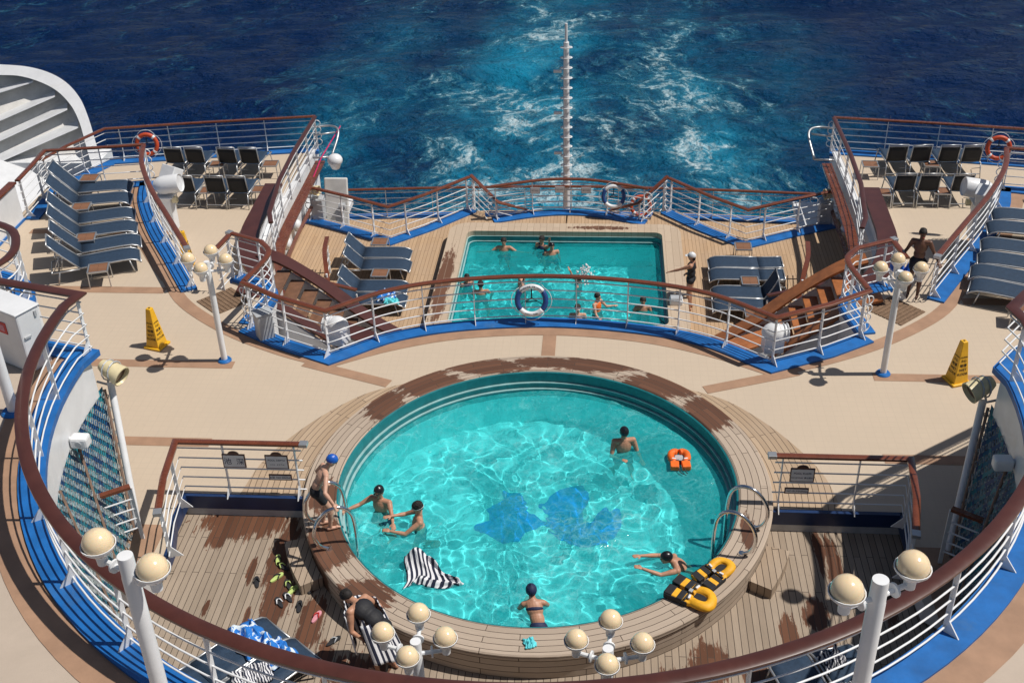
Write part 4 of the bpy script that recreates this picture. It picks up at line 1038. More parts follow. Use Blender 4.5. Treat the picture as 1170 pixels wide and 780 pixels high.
crumple('towel', (4.45, 12.0, 0.0), (.35, .3), 'stripe_crumpled', 'navy and white striped towel balled up on the foot of the lower-right lounger', 5, .5, .2)
crumple('towel', (4.65, 11.4, 0.0), (.3, .45), 'stripe_crumpled', 'navy and white striped towel in the middle of the lower-right lounger', 6, .5, .14)
crumple('towel', (-4.65, 26.55, ZR+.36), (.5, .5), 'blue_towel', 'blue and white printed towel on the foot of a lounger left of the rear pool', 7, .2)
crumple('towel', (-4.45, 26.25, ZR+.36), (.4, .25), 'teal', 'cyan towel on the foot of a lounger left of the rear pool', 8, .2)
crumple('swim_cap', (.11, 12.02, ZCOP+.0), (.17, .2), 'teal', 'cyan swim cap lying on the near coping of the round pool', 9, .4, .05, 'swim cap', None)
# white covered bundles at the far right
crumple('towel', (12.6, 27.3, .4), (1.3, 1.0), 'white', 'white cloth over things behind the far right railing', 12, .2, .3)
# ------------------------------------------------------------------ small things: sandals
def sandal(x, y, z, rz, sole, strap, label):
    e = empty('flip_flop', (x, y, z), rz, label, 'flip-flop', 'flip-flops scattered on the teak deck')
    mb = MB(); pts = []
    for i in range(20):
        a = 2*math.pi*i/20; yy = .135*math.sin(a); w = .046+.012*math.sin(a)-.008*math.cos(2*a)
        pts.append((w*math.cos(a), yy))
    mb.poly(pts, .0, .025); mb.build('sole', sole, e)
    mb = MB(); mb.tube([(-.048, -.02, .025), (-.03, .03, .055), (0, .075, .03)], .011, 6); mb.tube([(.048, -.02, .025), (.03, .03, .055), (0, .075, .03)], .011, 6); mb.build('strap', strap, e, smooth=True)
fl = [(-4.21, 14.13, .2, 'lime', 'dark', 'lime flip-flop nearest the left pool step'), (-4.10, 13.98, .9, 'dark', 'lime', 'black flip-flop with a lime strap beside the lime one'),
      (-4.13, 13.72, -.6, 'lime', 'dark', 'lime and black flip-flop, second below the left pool step'), (-3.90, 13.56, .5, 'dark', 'lime', 'black flip-flop touching the lime pair in the middle of the cluster'),
      (-3.80, 13.44, -.5, 'lime', 'lime', 'all-lime flip-flop at the right side of the cluster'), (-3.95, 13.16, .6, 'dark', 'white', 'black flip-flop with a white strap at the lower left of the cluster'),
      (-3.84, 13.28, .7, 'dark', 'white', 'black flip-flop with a white strap beside its mate in the cluster'), (-3.61, 13.09, .1, 'dark', 'dark', 'single black flip-flop right of the cluster'),
      (-3.29, 12.88, -.3, 'pink', 'red', 'pink and red flip-flop alone on the planks'), (-2.92, 12.39, -.7, 'dark', 'grey', 'dark grey flip-flop left of the bending woman'),
      (-4.43, 13.6, .3, 'dark', 'dark', 'black flip-flop at the left edge of the cluster'), (-3.55, 13.5, .3, 'dark', 'grey', 'dark flip-flop in the shade of the coping')]
for x, y, r, a, b_, l in fl: sandal(x, y, ZT+.002, r, a, b_, l)
# ------------------------------------------------------------------ cones
def text_obj(s, size, name='lettering', mat='dark', parent=None, loc=(0, 0, 0), M=None, ext=.0015, align='CENTER'):
    c = bpy.data.curves.new(name, 'FONT'); c.body = s; c.size = size; c.align_x = align; c.align_y = 'CENTER'; c.extrude = ext
    c.space_line = 1.0
    o = bpy.data.objects.new(name, c); col.objects.link(o)
    dg = bpy.context.evaluated_depsgraph_get(); me = bpy.data.meshes.new_from_object(o.evaluated_get(dg))
    bpy.data.objects.remove(o); me.materials.clear(); me.materials.append(MAT[mat])
    n = bpy.data.objects.new(name, me); col.objects.link(n)
    mt = (M or Matrix.Identity(3)).to_4x4(); mt.translation = Vector(loc); n.matrix_local = mt
    if parent: n.parent = parent; n.matrix_local = mt
    return n
def cone(x, y, z, rz, label):
    e = empty('wet_floor_cone', (x, y, z), rz, label, 'safety cone', 'yellow wet floor cones')
    mb = MB(); b0, t0, h = .155, .055, .92
    vs = [(a*b0, b_*b0, .05) for a, b_ in ((-1, -1), (1, -1), (1, 1), (-1, 1))]+[(a*t0, b_*t0, h) for a, b_ in ((-1, -1), (1, -1), (1, 1), (-1, 1))]
    mb.add(vs, [(0, 1, 5, 4), (1, 2, 6, 5), (2, 3, 7, 6), (3, 0, 4, 7), (4, 5, 6, 7)]); mb.build('body', 'yellow', e, bevel=.012)
    mb = MB(); mb.box((0, 0, .028), (.40, .40, .05)); mb.build('base', 'yellow', e, bevel=.015)
    mb = MB(); mb.lathe([(.001, 0), (.02, 0), (.02, .012), (.001, .012)], (0, 0, h-.006), 12); mb.build('tip_hole', 'dark', e)
    tilt = math.atan2(b0-t0, h-.05)
    for k in range(4):
        a = k*math.pi/2
        M1 = Matrix.Rotation(a, 3, 'Z') @ Matrix.Rotation(math.pi/2-tilt, 3, 'X')
        for (s, zz, sz) in (('CAUTION', .60, .034), ('小心', .52, .06), ('地滑', .42, .075), ('WET', .33, .075), ('FLOOR', .24, .07)):
            d = b0+(t0-b0)*(zz-.05)/(h-.05)+.0035
            loc = Matrix.Rotation(a, 3, 'Z') @ Vector((0, -d, zz))
            text_obj(s, sz, 'lettering', 'dark', e, loc, M1)
cone(-8.23, 20.1, 0, -.30, 'yellow wet floor cone on the beige deck left of the middle lamp post')
cone(7.96, 19.34, 0, .35, 'yellow wet floor cone at the right, above the cream floodlight')
cone(-9.9, 26.6, ZC, .2, 'yellow wet floor cone on the left corner deck behind the lamp globes')
# ------------------------------------------------------------------ life rings
def life_ring(loc, R, r, rot, c1, c2, label, texts=None, group='life rings'):
    e = bpy.data.objects.new('life_ring', None); col.objects.link(e); e.location = loc; e.rotation_euler = rot; tag(e, label, 'life ring', group)
    def seg(a0, a1, rr, name, mat, n=14):
        mb = MB(); mb.tube([(R*math.cos(R_(a0+(a1-a0)*i/n)), R*math.sin(R_(a0+(a1-a0)*i/n)), 0) for i in range(n+1)], rr, 12); return mb.build(name, mat, e, smooth=True)
    if c2:
        seg(40, 140, r, 'white_section', c2); seg(220, 320, r, 'white_section', c2); seg(-40, 40, r*.995, 'blue_section', c1); seg(140, 220, r*.995, 'blue_section', c1)
    else:
        mb = MB(); mb.tube([(R*math.cos(R_(i*10)), R*math.sin(R_(i*10)), 0) for i in range(36)], r, 12, closed=True); mb.build('ring', c1, e, smooth=True)
        for a in (45, 135, 225, 315): seg(a-6, a+6, r*1.06, 'band', 'white_rail', 4)
    mb = MB()
    for a in (45, 135, 225, 315):
        pts = [((R+r+.02+.05*math.sin(math.pi*i/8))*math.cos(R_(a+90*i/8)), (R+r+.02+.05*math.sin(math.pi*i/8))*math.sin(R_(a+90*i/8)), 0) for i in range(9)]
        mb.tube(pts, .007, 5)
    mb.build('grab_line', 'white_rail', e, smooth=True)
    mb = MB(); mb.tube([(0, R, .0), (0, .05, -.02), (.12, -.02, -.02), (-.12, -.04, -.02), (0, .05, -.02)], .014, 6); mb.tube([(0, .05, -.02), (-R*.8, -R*.3, -.02)], .008, 5); mb.tube([(0, .05, -.02), (R*.8, -R*.3, -.02)], .008, 5)
    mb.build('rope_bundle', 'dark', e, smooth=True)
    if texts:
        for s, mid, flip in texts:
            n = len(s); step = 7.2*(.30/R)*.9
            for i, ch in enumerate(s):
                if ch == ' ': continue
                a = mid-(i-(n-1)/2)*step if not flip else mid+(i-(n-1)/2)*step
                rad = R_(a); rot_ = rad-math.pi/2 if not flip else rad+math.pi/2
                text_obj(ch, .052, 'lettering', 'dark', e, (R*math.cos(rad), R*math.sin(rad), r-.004), Matrix.Rotation(rot_, 3, 'Z'), ext=.006)
    return e
facecam = (R_(72), 0, 0)
life_ring((-.40, 21.2, .60), .30, .058, facecam, 'ring_blue', 'white_rail', 'blue and white life ring on the front railing above the round pool', [('SAPPHIRE PRINCESS', 90, False), ('HAMILTON', 270, True)])
life_ring((1.38, 32.2, ZR+.72), .31, .06, (R_(75), 0, 0), 'ring_blue', 'white_rail', 'blue and white life ring on the bowed railing behind the rear pool')
life_ring((2.25, 33.4, ZR-.15), .30, .055, (R_(75), 0, .1), 'ring_orange', None, 'orange life ring low on the stern stair, right of the blue one')
life_ring((-11.28, 28.75, .95), .27, .058, (R_(80), 0, .1), 'ring_orange', None, 'orange life ring on the railing at the far left')
life_ring((11.15, 28.75, .95), .27, .058, (R_(80), 0, -.1), 'ring_orange', None, 'orange life ring on the railing at the far right')
# ------------------------------------------------------------------ signs on the rails
def sign(x, y, z, w, h, label, lines, arch=True, frame='mahog_dark', rz=0):
    e = empty('sign', (x, y, z), rz, label, 'sign', 'framed signs on the railings')
    M1 = Matrix.Rotation(math.pi/2, 3, 'X')
    def outline(g):
        pts = [(-w/2-g, -h/2-g), (w/2+g, -h/2-g), (w/2+g, h/2+g)]
        if arch: pts += [(w*.26*math.cos(t)*(1+g*2), h/2+g+w*.17*math.sin(t)) for t in [R_(i*15) for i in range(13)]]
        pts += [(-w/2-g, h/2+g)]
        return pts
    mb = MB(); mb.poly(outline(.018), -.012, .012); mb.v = [tuple(M1 @ Vector(v)) for v in mb.v]; mb.build('frame', frame, e)
    mb = MB(); mb.poly([(-w/2, -h/2), (w/2, -h/2), (w/2, h/2), (-w/2, h/2)], .010, .015); mb.v = [tuple(M1 @ Vector(v)) for v in mb.v]; mb.build('plate', 'plate', e)
    for s, dz, sz in lines: text_obj(s, sz, 'lettering', 'navy', e, (0, -.0165, dz), M1, ext=.001)
    return e
sign(-5.12, 15.33, .75, .36, .24, 'blue-grey arched sign with large characters, leftmost on the left sign railing', [('池  深', -.01, .14), ('1.4', .14, .045)])
sign(-4.38, 15.33, .75, .36, .24, 'arched sign with a brown top, near the pool end of the left sign railing', [('POOL DEPTH', .04, .05), ('1.4 m   4 ft 7 in', -.05, .04)])
sign(-4.36, 15.33, .42, .36, .08, 'small plate below the brown-topped sign on the left sign railing', [('水深  NO DIVING', 0, .05)], arch=False)
sign(4.40, 15.33, .75, .36, .24, 'arched brown sign on the right sign railing', [('POOL RULES', .04, .05), ('NO DIVING  禁止跳水', -.05, .036)])
sign(4.34, 15.33, .42, .36, .08, 'small plate below the arched sign on the right sign railing', [('NO RUNNING', 0, .05)], arch=False)
for x, w in ((-1.0, 'left'), (-.25, 'middle'), (.55, 'right')):
    sign(x, 32.5-abs(x)*.1, ZR+.8, .26, .16, '%s small grey notice on the bowed railing behind the rear pool' % w, [('出口 EXIT', 0, .05)], arch=False, frame='grey')
# ------------------------------------------------------------------ mast
e = empty('signal_mast', (-.18, 36.3, ZL), 0, 'tall slender white mast with rungs rising behind the rear pool against the wake', 'mast')
mb = MB(); mb.tube([(0, 0, 0), (0, 0, 5.95)], [.12, .09], 14); mb.tube([(0, 0, 5.95), (0, 0, 6.55)], .045, 8); mb.build('pole', 'white_rail', e, smooth='auto')
for k in range(15):
    z = 1.1+k*.335
    mb = MB(); mb.tube([(.19*math.cos(t)*1.0, -.02+.12*math.sin(t), z) for t in [R_(i*30) for i in range(12)]], .016, 6, closed=True); mb.tube([(-.19, 0, z), (.19, 0, z)], .014, 6); mb.build('rung', 'white_rail', e, smooth=True)
mb = MB(); mb.box((-.28, 0, 5.0), (.26, .1, .08)); mb.box((-.28, 0, 3.6), (.26, .1, .08)); mb.box((-.28, 0, 2.2), (.26, .1, .08)); mb.build('bracket', 'white_rail', e)
mb = MB(); mb.lathe([(.001, .05), (.2, .05), (.22, 0)], n=16); mb.build('base', 'white', e)
# ------------------------------------------------------------------ floodlights, lockers, davits
def floodlight(loc, rz, label, mat='cream', sc=1, tilt=0):
    e = empty('floodlight', loc, rz, label, 'floodlight', 'floodlights'); 
    M1 = Matrix.Rotation(math.pi/2+tilt, 3, 'Y')
    mb = MB(); mb.lathe([(.001, -.2*sc), (.08*sc, -.19*sc), (.12*sc, -.1*sc), (.14*sc, .05*sc), (.16*sc, .18*sc), (.145*sc, .185*sc), (.12*sc, .1*sc), (.001, .08*sc)], n=20, M=M1); mb.build('housing', mat, e, smooth='auto')
    for q in (-.06, .05):
        mb = MB(); mb.tube([(q*sc, .15*sc*math.cos(t), .15*sc*math.sin(t)) for t in [R_(i*30) for i in range(12)]], .012*sc, 5, closed=True); mb.build('band', 'grey', e)
    mb = MB(); mb.lathe([(.001, .12*sc), (.13*sc, .12*sc), (.13*sc, .125*sc), (.001, .125*sc)], n=16, M=M1); mb.build('lens', 'mahog_dark', e)
    mb = MB(); mb.tube([(-.1*sc, .0, -.13*sc), (-.15*sc, 0, -.28*sc), (-.35*sc, 0, -.28*sc)], .018*sc, 6); mb.build('bracket', 'grey', e)
    return e
floodlight((-7.03, 15.62, 2.35), -.35, 'cream floodlight on the left upper deck corner, aimed at the deck', tilt=.35, sc=1.15)
floodlight((7.03, 15.62, 2.35), math.pi+.35, 'cream floodlight on the right upper deck corner, aimed at the deck', tilt=.35, sc=1.15)
def wall_lamp(loc, rz, label):
    e = empty('wall_lamp', loc, rz, label, 'wall lamp', 'white wall lamps under the upper deck')
    mb = MB(); mb.box((0, 0, 0), (.28, .2, .2)); mb.build('housing', 'white', e, bevel=.04)
    mb = MB(); mb.lathe([(.001, .01), (.05, .01), (.06, 0)], (0, -.1, 0), 14, Matrix.Rotation(math.pi/2, 3, 'X')); mb.build('lens', 'grey', e)
    mb = MB(); mb.bar((-.14, 0, 0), (-.32, 0, -.02), .06, .12); mb.build('bracket', 'white', e)
wall_lamp((-6.95, 13.95, 2.15), 0, 'white wall lamp under the left upper deck before the net')
wall_lamp((6.95, 13.95, 2.15), math.pi, 'white wall lamp under the right upper deck in the shade')
def locker(loc, d, rz, label, mat='white', sign_=False):
    e = empty('deck_locker', loc, rz, label, 'locker', 'white deck lockers')
    mb = MB(); mb.box((0, 0, d[2]/2), d); mb.build('cabinet', mat, e, bevel=.03)
    mb = MB(); mb.box((0, 0, d[2]+.012), (d[0]+.04, d[1]+.04, .03)); mb.build('lid', mat, e, bevel=.012)
    mb = MB(); mb.box((d[0]/2+.01, -.1, d[2]*.6), (.03, .12, .03)); mb.box((d[0]/2+.01, .3*d[1], d[2]*.9), (.02, .04, .1)); mb.build('latch', 'grey', e)
    if sign_:
        mb = MB(); mb.box((.18, -d[1]/2-.006, d[2]*.70), (.2, .012, .2)); f = mb.build('fire_sign', 'red', e)
        mb = MB(); mb.box((.18, -d[1]/2-.014, d[2]*.70), (.11, .006, .11)); mb.build('symbol', 'pink', f)
    return e
locker((-8.33, 15.20, ZU), (1.2, .42, 1.05), -.49, 'large white locker with a red sign at the left border on the upper deck', sign_=True)
locker((-6.0, 20.5, 0), (.34, .3, .62), .6, 'grey box hanging inside the railing near the left lamp post', 'grey')
locker((-13.1, 28.6, ZC), (.5, .4, 1.0), .0, 'narrow white locker beyond the railing of the left lounger row')
def dome_box(loc, rz, label):
    e = empty('ventilator', loc, rz, label, 'ventilator', 'white domed ventilators'); 
    mb = MB(); mb.box((0, 0, .2), (.4, .34, .40)); mb.build('base', 'white', e, bevel=.03)
    mb = MB(); mb.ell((0, 0, .42), (.25, .22, .2), 18); mb.tube([(-.05, 0, .42), (.28, 0, .40)], [.19, .17], 16); mb.build('dome', 'white', e, smooth='auto')
    for q in (.1, .2, .27):
        mb = MB(); mb.tube([(q, .19*math.cos(t), .41+.19*math.sin(t)) for t in [R_(i*30) for i in range(12)]], .012, 5, closed=True); mb.build('rib', 'white', e)
dome_box((-4.4, 20.35, 0), 2.8, 'white domed ventilator behind the front railing, left')
dome_box((4.55, 20.35, 0), .1, 'white domed ventilator behind the front railing, right')
def searchlight(loc, s, label):
    e = empty('searchlight', loc, 0 if s < 0 else math.pi, label, 'searchlight', 'white searchlights by the corner deck railings')
    mb = MB(); mb.box((0, 0, .5), (.34, .34, 1.0)); mb.box((0, 0, 1.03), (.5, .5, .05)); mb.build('pedestal', 'white', e, bevel=.02)
    M1 = Matrix.Rotation(math.pi/2-.15, 3, 'Y')
    mb = MB(); mb.lathe([(.001, -.3), (.15, -.27), (.23, -.15), (.25, 0), (.25, .42), (.24, .45), (.22, .42), (.001, .40)], (.05, -.05, 1.35), 24, M1); mb.build('drum', 'white', e, smooth='auto')
    mb = MB(); mb.bar((-.05, .3, 1.1), (.12, .6, 1.6), .5, .35); mb.build('hood', 'white', e, bevel=.02)
    mb = MB(); mb.box((.28, -.1, .95), (.14, .12, .16)); mb.build('junction_box', 'cream', e, bevel=.01)
searchlight((-10.75, 28.05, ZC+.25), -1, 'white drum searchlight beside the curved railing of the left lounger row')
searchlight((10.75, 28.05, ZC+.25), 1, 'white drum searchlight beside the curved railing of the right lounger row')
for s, w in ((-1, 'left'), (1, 'right')):
    e = empty('davit', (s*7.6, 33.2, ZR), 0, 'pipe hoop davit with machinery panel outside the %s corner deck' % w, 'davit', 'davits at the stern corners')
    mb = MB(); mb.box((-s*.05, -.2, -.3), (1.1, 1.8, .2)); mb.build('platform', 'white', e, bevel=.02)
    z = 2.0
    mb = MB(); mb.tube(smooth([(s*.5, 1.3, z), (s*.1, 1.4, z), (-s*.2, 1.2, z), (-s*.28, .9, z-.15), (-s*.15, .3, z-.6)], 5), .035, 8); mb.tube([(s*.4, .6, z), (-s*.22, .85, z)], .028, 8); mb.tube([(s*.4, .1, z-.55), (-s*.15, .3, z-.6)], .035, 8); mb.build('hoop', 'alu', e, smooth=True)
    if s < 0:
        mb = MB(); mb.ell((.30, .1, z-.62), (.24, .24, .2), 18); mb.lathe([(.001, -.3), (.12, -.28), (.2, -.1)], (.30, .1, z-.62), 14); mb.build('cover', 'white', e, smooth=True)
        mb = MB(); mb.box((.45, -.9, .2), (.72, .12, 1.9), M=Matrix.Rotation(-.25, 3, 'X')); mb.build('panel', 'panel_grey', e, bevel=.03)
        mb = MB(); mb.box((.55, -1.05, .0), (.25, .2, .3)); mb.lathe([(.001, .1), (.1, .1), (.1, -.1), (.001, -.1)], (.65, -1.05, .35), 12, Matrix.Rotation(math.pi/2, 3, 'Y')); mb.build('winch', 'grey', e)
        mb = MB(); mb.tube([(.25, 1.5, 1.95), (-.1, .0, 1.5), (-.3, -1.8, .9)], .02, 6); mb.build('cord', 'magenta', e)
    mb = MB(); mb.box((s*.05, -1.2, .35), (.35, .4, .7)); mb.build('cabinet', 'grey', e, bevel=.02)
    floodlight((s*7.75, 32.0, ZC-.35), (0 if s < 0 else math.pi)+.3*s, 'cream floodlight on the white wall below the %s corner deck' % w, sc=1.0)
    for k, y in enumerate((30.6, 29.4, 28.4)):
        e = empty('wall_fitting', (s*7.98, y, ZR+.45), 0, '%s white round fitting on the %s wall of the rear pool deck' % (('farthest', 'middle', 'nearest')[k], w), 'wall fitting', 'round wall fittings')
        mb = MB(); mb.ell((0, 0, 0), (.12, .17, .17), 14); mb.build('cover', 'white', e, smooth=True)
        mb = MB(); mb.lathe([(.001, .03), (.19, .03), (.2, 0)], (s*.05, 0, 0), 16, Matrix.Rotation(-s*math.pi/2, 3, 'Y')); mb.build('flange', 'grey', e)
# top-left funnel fin
e = empty('funnel_wing', (-17.0, 34.0, -2), 0, 'large white arched ship structure with slanted louvres at the top left', 'ship structure')
def WT(x, z, d):      # the wing leans away from the stern: upper parts lie further aft
    y = 34+(z+2.2)*.95+d; k = y/34.0
    return (1.07+(x-1.07)*k+17, y-34, 12.8+(z-12.8)*k+2)
OUT = smooth([(-24, 1.2), (-20, 1.45), (-17.73, 1.42), (-16.62, 1.30), (-15.86, .96), (-15.43, .40), (-15.27, -.33), (-15.2, -1.4), (-15.1, -2.2)], 5)
INN = smooth([(-24, .7), (-20, 1.0), (-17.82, 1.08), (-16.97, 1.0), (-16.21, .66), (-15.78, .15), (-15.60, -.48), (-15.56, -1.4), (-15.5, -2.2)], 5)
mb = MB(); n = len(OUT); vs = []
for y in (-.25, .45):
    vs += [WT(x, z, y) for x, z in OUT]+[WT(x, z, y) for x, z in INN]
fs = []
for k in range(n-1):
    fs += [(k, k+1, n+k+1, n+k), (2*n+k, 3*n+k, 3*n+k+1, 2*n+k+1), (k, 2*n+k, 2*n+k+1, k+1), (n+k, n+k+1, 3*n+k+1, 3*n+k)]
mb.add(vs, [f[::-1] for f in fs]); mb.build('rim', 'white', e, smooth='auto')
mb = MB(); m_ = len(INN); mb.add([WT(x, z, .4) for x, z in INN]+[WT(x, -2.2, .4) for x, z in INN], [(k, m_+k, m_+k+1, k+1) for k in range(m_-1)]); mb.build('back_panel', 'panel_grey', e)
for (x0, z0, x1, z1, w_) in ((-19.6, .20, -16.75, 1.02, .14), (-19.4, -.70, -16.15, .58, .17), (-18.9, -1.10, -15.85, .18, .20), (-18.7, -1.62, -15.62, -.38, .24)):
    mb = MB(); A = [WT(x0, z0, .36), WT(x1, z1, .36), WT(x1-.05, z1-w_, -.12), WT(x0, z0-w_, -.12)]; B_ = [WT(x0, z0-.05, .38), WT(x1, z1-.05, .38), WT(x1-.05, z1-w_-.04, -.10), WT(x0, z0-w_-.04, -.10)]
    mb.add(A+B_, [(0, 3, 2, 1), (4, 5, 6, 7), (0, 1, 5, 4), (1, 2, 6, 5), (2, 3, 7, 6), (3, 0, 4, 7)]); mb.build('louvre', 'white', e)
mb = MB(); A = [WT(-19.2, -2.9, -1.2), WT(-18.6, -1.75, -.1), WT(-17.6, -2.15, -.1), WT(-16.4, -3.2, -.8), WT(-18, -4.4, -1.5)]
mb.add(A+[(x, y+.1, z-.25) for x, y, z in A], [(4, 3, 2, 1, 0), (5, 6, 7, 8, 9)]+[(k, (k+1) % 5, 5+(k+1) % 5, 5+k) for k in range(5)]); mb.build('lower_panel', 'white', e)
mb = MB(); mb.poly([(WT(x, -2.2, .3)[0], WT(x, -2.2, .3)[1]+yy) for x, yy in ((-20, 0), (-15.3, 0), (-15.3, 1.2), (-20, 1.2))], -4.5, .0); mb.build('base', 'white', e)
# pool ladders
def ladder(angc, label):
    e = empty('pool_ladder', (PC[0]+RI*math.cos(R_(angc)), PC[1]+RI*math.sin(R_(angc)), ZCOP), R_(angc), label, 'pool ladder', 'chrome ladders of the round pool')
    for y in (-.34, .34):
        mb = MB(); p = smooth([(.30, y, 0), (.44, y, .12), (.50, y, .34), (.44, y, .58), (.26, y, .76), (.04, y, .78), (-.12, y, .62), (-.17, y, .3), (-.17, y, -.3), (-.17, y, -1.3)], 5)
        mb.tube(p, .031, 12); a = mb.build('handrail', 'chrome', e, smooth=True)
        mb = MB(); mb.lathe([(.001, .03), (.05, .03), (.06, 0)], (.30, y, 0), 16); mb.build('flange', 'chrome', a, smooth='auto')
    for z in (-.62, -.9, -1.2):
        mb = MB(); mb.box((-.18, 0, z), (.11, .66, .03)); mb.build('rung', 'mahog_dark', e)
ladder(205, 'chrome ladder of the round pool gripped by the boy in the blue cap'); ladder(338, 'chrome ladder of the round pool behind the yellow life jackets')
# door mats at the stairs
for s, w in ((-1, 'left'), (1, 'right')):
    mb = MB()
    for k in range(9): mb.box((0, -.4+k*.1, .012), (.85, .085, .016))
    o = mb.build('door_mat', 'carpet'); o.location = (s*7.35, 22.0, 0); o.rotation_euler = (0, 0, s*.75)
    tag(o, 'brown slatted mat at the head of the %s stair to the corner deck' % w, 'mat', 'slatted mats')
# safety nets under the upper deck
for s, w in ((-1, 'sunlit blue and turquoise rope net screening the stairs under the left upper deck'), (1, 'shaded dark rope net screening the stairs under the right upper deck')):
    e = empty('net_screen', (s*6.65, 14.36, 0), 0, w, 'net', 'rope net screens')
    def P_(u, v): # u along arc from front (0) towards camera (1), v height 0..1
        top_y = 15.55; bot_y = 14.36
        y0 = bot_y+(top_y-bot_y)*v; x0 = 6.65+.5*v
        ang0 = math.atan2(y0-UPC[1], x0); rr = math.hypot(y0-UPC[1], x0)
        ang = ang0-u*.62
        return (s*rr*math.cos(ang)-s*6.65, UPC[1]+rr*math.sin(ang)-14.36, v*2.10-.02)
    mb = MB(); nu, nv = 30, 20; vs = []; uv = []
    for j in range(nv+1):
        for i in range(nu+1):
            x, y, z = P_(i/nu, j/nv); vs.append((x+s*.08, y, z)); uv.append((i/nu*1.8, j/nv))
    mb.add(vs, [(j*(nu+1)+i, j*(nu+1)+i+1, (j+1)*(nu+1)+i+1, (j+1)*(nu+1)+i) for j in range(nv) for i in range(nu)], 0, uv); mb.build('backing', 'net_back', e)
    mb = MB(); nu, nv = 40, 24
    for j in range(nv):
        for i in range(nu):
            if (i+j) % 2: continue
            c = P_((i+.5)/nu, (j+.5)/nv); l, r_ = P_(i/nu, (j+.5)/nv), P_((i+1)/nu, (j+.5)/nv); tp, bt_ = P_((i+.5)/nu, (j+1)/nv), P_((i+.5)/nu, j/nv)
            for a_, b_ in ((l, tp), (tp, r_), (r_, bt_), (bt_, l)): mb.bar(a_, b_, .013, .013)
    o = mb.build('rope_mesh', 'rope', e)
    for u in (0.02, .32, .62):
        mb = MB(); mb.tube([P_(u, v/8) for v in range(9)], .025, 6); mb.build('strap', 'strap', e)
    mb = MB(); a_, b_ = Vector(P_(-.03, 1)), Vector(P_(-.03, 0)); mb.tube([a_, b_], .06, 12); mb.tube([b_, b_+(b_-a_).normalized()*.03], .066, 12); mb.build('pipe', 'white_rail', e, smooth='auto')
    e = empty('stair_rail', (s*6.6, 13.6, 0), 0, 'short stair railing in front of the %s net' % ('left' if s < 0 else 'right'), 'railing', 'stair railings under the upper deck')
    p = [(s*-.15, .55, 1.1), (s*.45, .15, 1.1), (s*.55, -.1, 1.1), (s*.35, -.9, 1.1), (s*.0, -1.6, 1.1)]
    mb = MB(); mb.sweep(p, [(-.05, -.025), (.05, -.025), (.05, .025), (-.05, .025)]); mb.build('handrail', 'mahog', e)
    for z in (.25, .45, .65, .85):
        mb = MB(); mb.tube([(q[0], q[1], z) for q in p], .014, 6); mb.build('bar', 'white_rail', e)
    for q in (p[0], p[1], p[3], p[4]):
        mb = MB(); mb.box((q[0], q[1], .54), (.06, .03, 1.08)); mb.build('post', 'white_rail', e)
# ------------------------------------------------------------------ life jackets
def remesh(parts, voxel, smooth_n=3):
    me = bpy.data.meshes.new('tmp'); me.from_pydata(parts.v, [], parts.f); o = bpy.data.objects.new('tmp', me); col.objects.link(o)
    md = o.modifiers.new('r', 'REMESH'); md.mode = 'VOXEL'; md.voxel_size = voxel; md.use_smooth_shade = True
    sm = o.modifiers.new('s', 'SMOOTH'); sm.factor = .5; sm.iterations = smooth_n
    dg = bpy.context.evaluated_depsgraph_get(); out = bpy.data.meshes.new_from_object(o.evaluated_get(dg))
    bpy.data.objects.remove(o); return out
def mesh_obj(name, me, mat, parent=None):
    me.materials.clear(); me.materials.append(MAT[mat]); me.polygons.foreach_set('use_smooth', [True]*len(me.polygons))
    me.polygons.foreach_set('material_index', [0]*len(me.polygons))
    o = bpy.data.objects.new(name, me); col.objects.link(o)
    if parent: o.parent = parent
    return o
